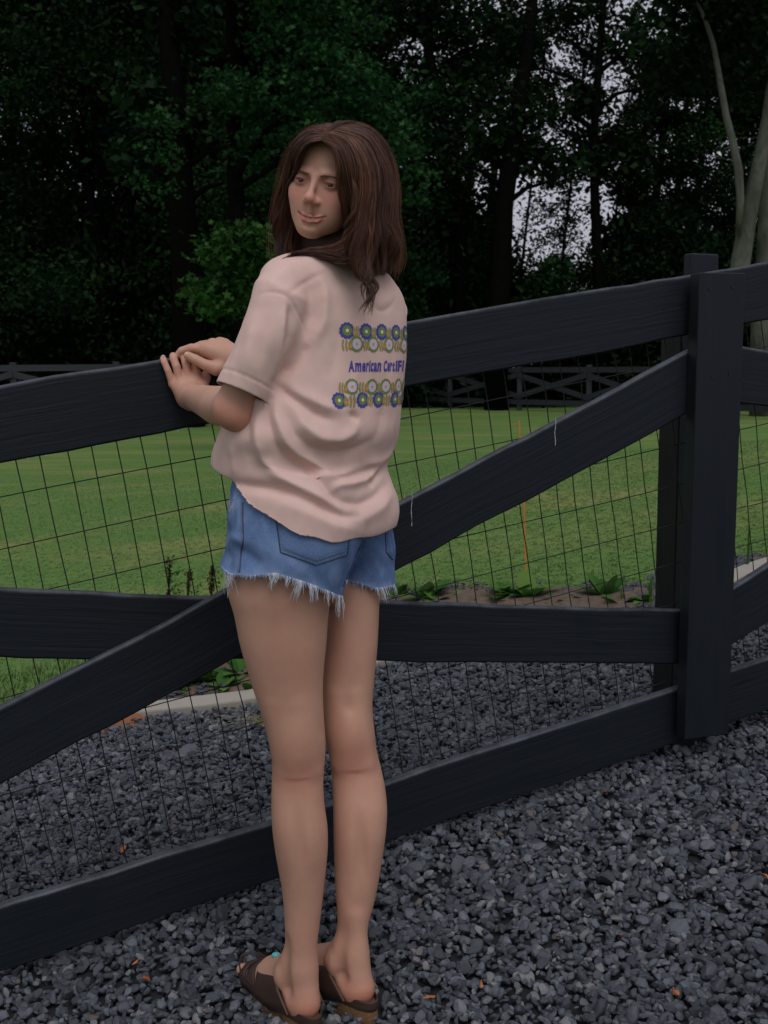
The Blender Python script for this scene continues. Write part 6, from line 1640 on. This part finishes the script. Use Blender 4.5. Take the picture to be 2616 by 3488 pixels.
# crown: from the parting straight back over the top
HS.append(([
 [(1098, 476, 1.957), (1112, 455, 1.972), (1135, 432, 2.01), (1160, 420, 2.06), (1180, 425, 2.12)],
 [(1098, 470, 1.957), (1125, 442, 1.985), (1165, 418, 2.03), (1205, 418, 2.08), (1235, 440, 2.13)],
], 1500, .004))
rh = np.random.RandomState(12); allp = []; cnts = []; tones = []; rads = []
for G_, ns_, spr in HS:
    G3 = [cat([P(q[0] + (1150 - q[0]) * .085 * float(sstep(430, 620, q[1])), *q[1:]) for q in g_], 26) for g_ in G_]; G3 = np.array(G3)
    for i in range(ns_):
        u = rh.rand() * (len(G3) - 1); k = min(int(u), len(G3) - 2); w_ = u - k
        w_ = .5 * w_ + .5 * (w_ * w_ * (3 - 2 * w_)) ; c_ = G3[k] * (1 - w_) + G3[k + 1] * w_
        cl = int(u * 9 + 1.3 * rh.rand()); rc = np.random.RandomState(cl * 7 + ns_)         # locks share a wave
        T = np.linspace(0, 1, 26); ph = rc.uniform(0, 6.28); am = rc.uniform(.003, .0130); fr = rc.uniform(7, 13)
        wave = np.stack([am * np.sin(T * fr + ph), .7 * am * np.cos(T * fr * .9 + ph), 0 * T], -1) * (sstep(.25, .75, T))[:, None]
        lo1 = rc.normal(0, spr * .5, 3); o1 = rh.normal(0, 1, 3) * spr * np.array([1, 1, .6]); fl_ = rh.normal(0, .0012, 3)
        gp = np.minimum(1, T * 3.0)[:, None]
        pts_ = c_ + wave + gp * (o1 * .55 + lo1 * .8) * (1 - .35 * T[:, None]) + fl_ * np.sin(T * 15 + ph)[:, None] * .6
        pts_ = pts_ + np.stack([.0055 * np.sin(T * 10.5 + u * 1.3), .003 * np.cos(T * 9 + u), 0 * T], -1) * sstep(.35, .8, T)[:, None]
        L_ = int(26 * rh.uniform(.76, 1.0)); pts_ = pts_[:L_]
        allp.append(pts_); cnts.append(L_); tb_ = np.clip(.42 + rc.normal(0, .16) + rh.normal(0, .16), 0, 1)
        tones.append(np.full(L_, tb_) * (1 - .25 * np.linspace(0, 1, L_))); r0 = .00033 * rh.uniform(.6, 1.5); rads.append(r0 * (1 - .75 * np.linspace(0, 1, L_) ** 3))
for i in range(170):                                # flyaways
    G_ = HS[0 if rh.rand() < .6 else 1][0]; G3 = [cat([P(*q) for q in g_], 26) for g_ in G_[-3:]]; c_ = G3[rh.randint(3)] + rh.normal(0, .005, 3) * np.linspace(.3, 1.5, 26)[:, None]
    allp.append(c_); cnts.append(26); tones.append(np.full(26, .6)); rads.append(np.full(26, .00018))
AP = np.concatenate(allp)
hcv = bpy.data.hair_curves.new('strands'); hcv.add_curves([int(c_) for c_ in cnts])
hcv.points.foreach_set('position', AP.astype(np.float32).ravel()) if hasattr(hcv.points[0], 'position') else None
ra = hcv.attributes.get('radius') or hcv.attributes.new('radius', 'FLOAT', 'POINT'); ra.data.foreach_set('value', np.concatenate(rads).astype(np.float32))
ta = hcv.attributes.new('tone', 'FLOAT', 'POINT'); ta.data.foreach_set('value', np.concatenate(tones).astype(np.float32))
hcv.materials.append(M['hair']); ho = bpy.data.objects.new('strands', hcv); link(ho, hair_root)
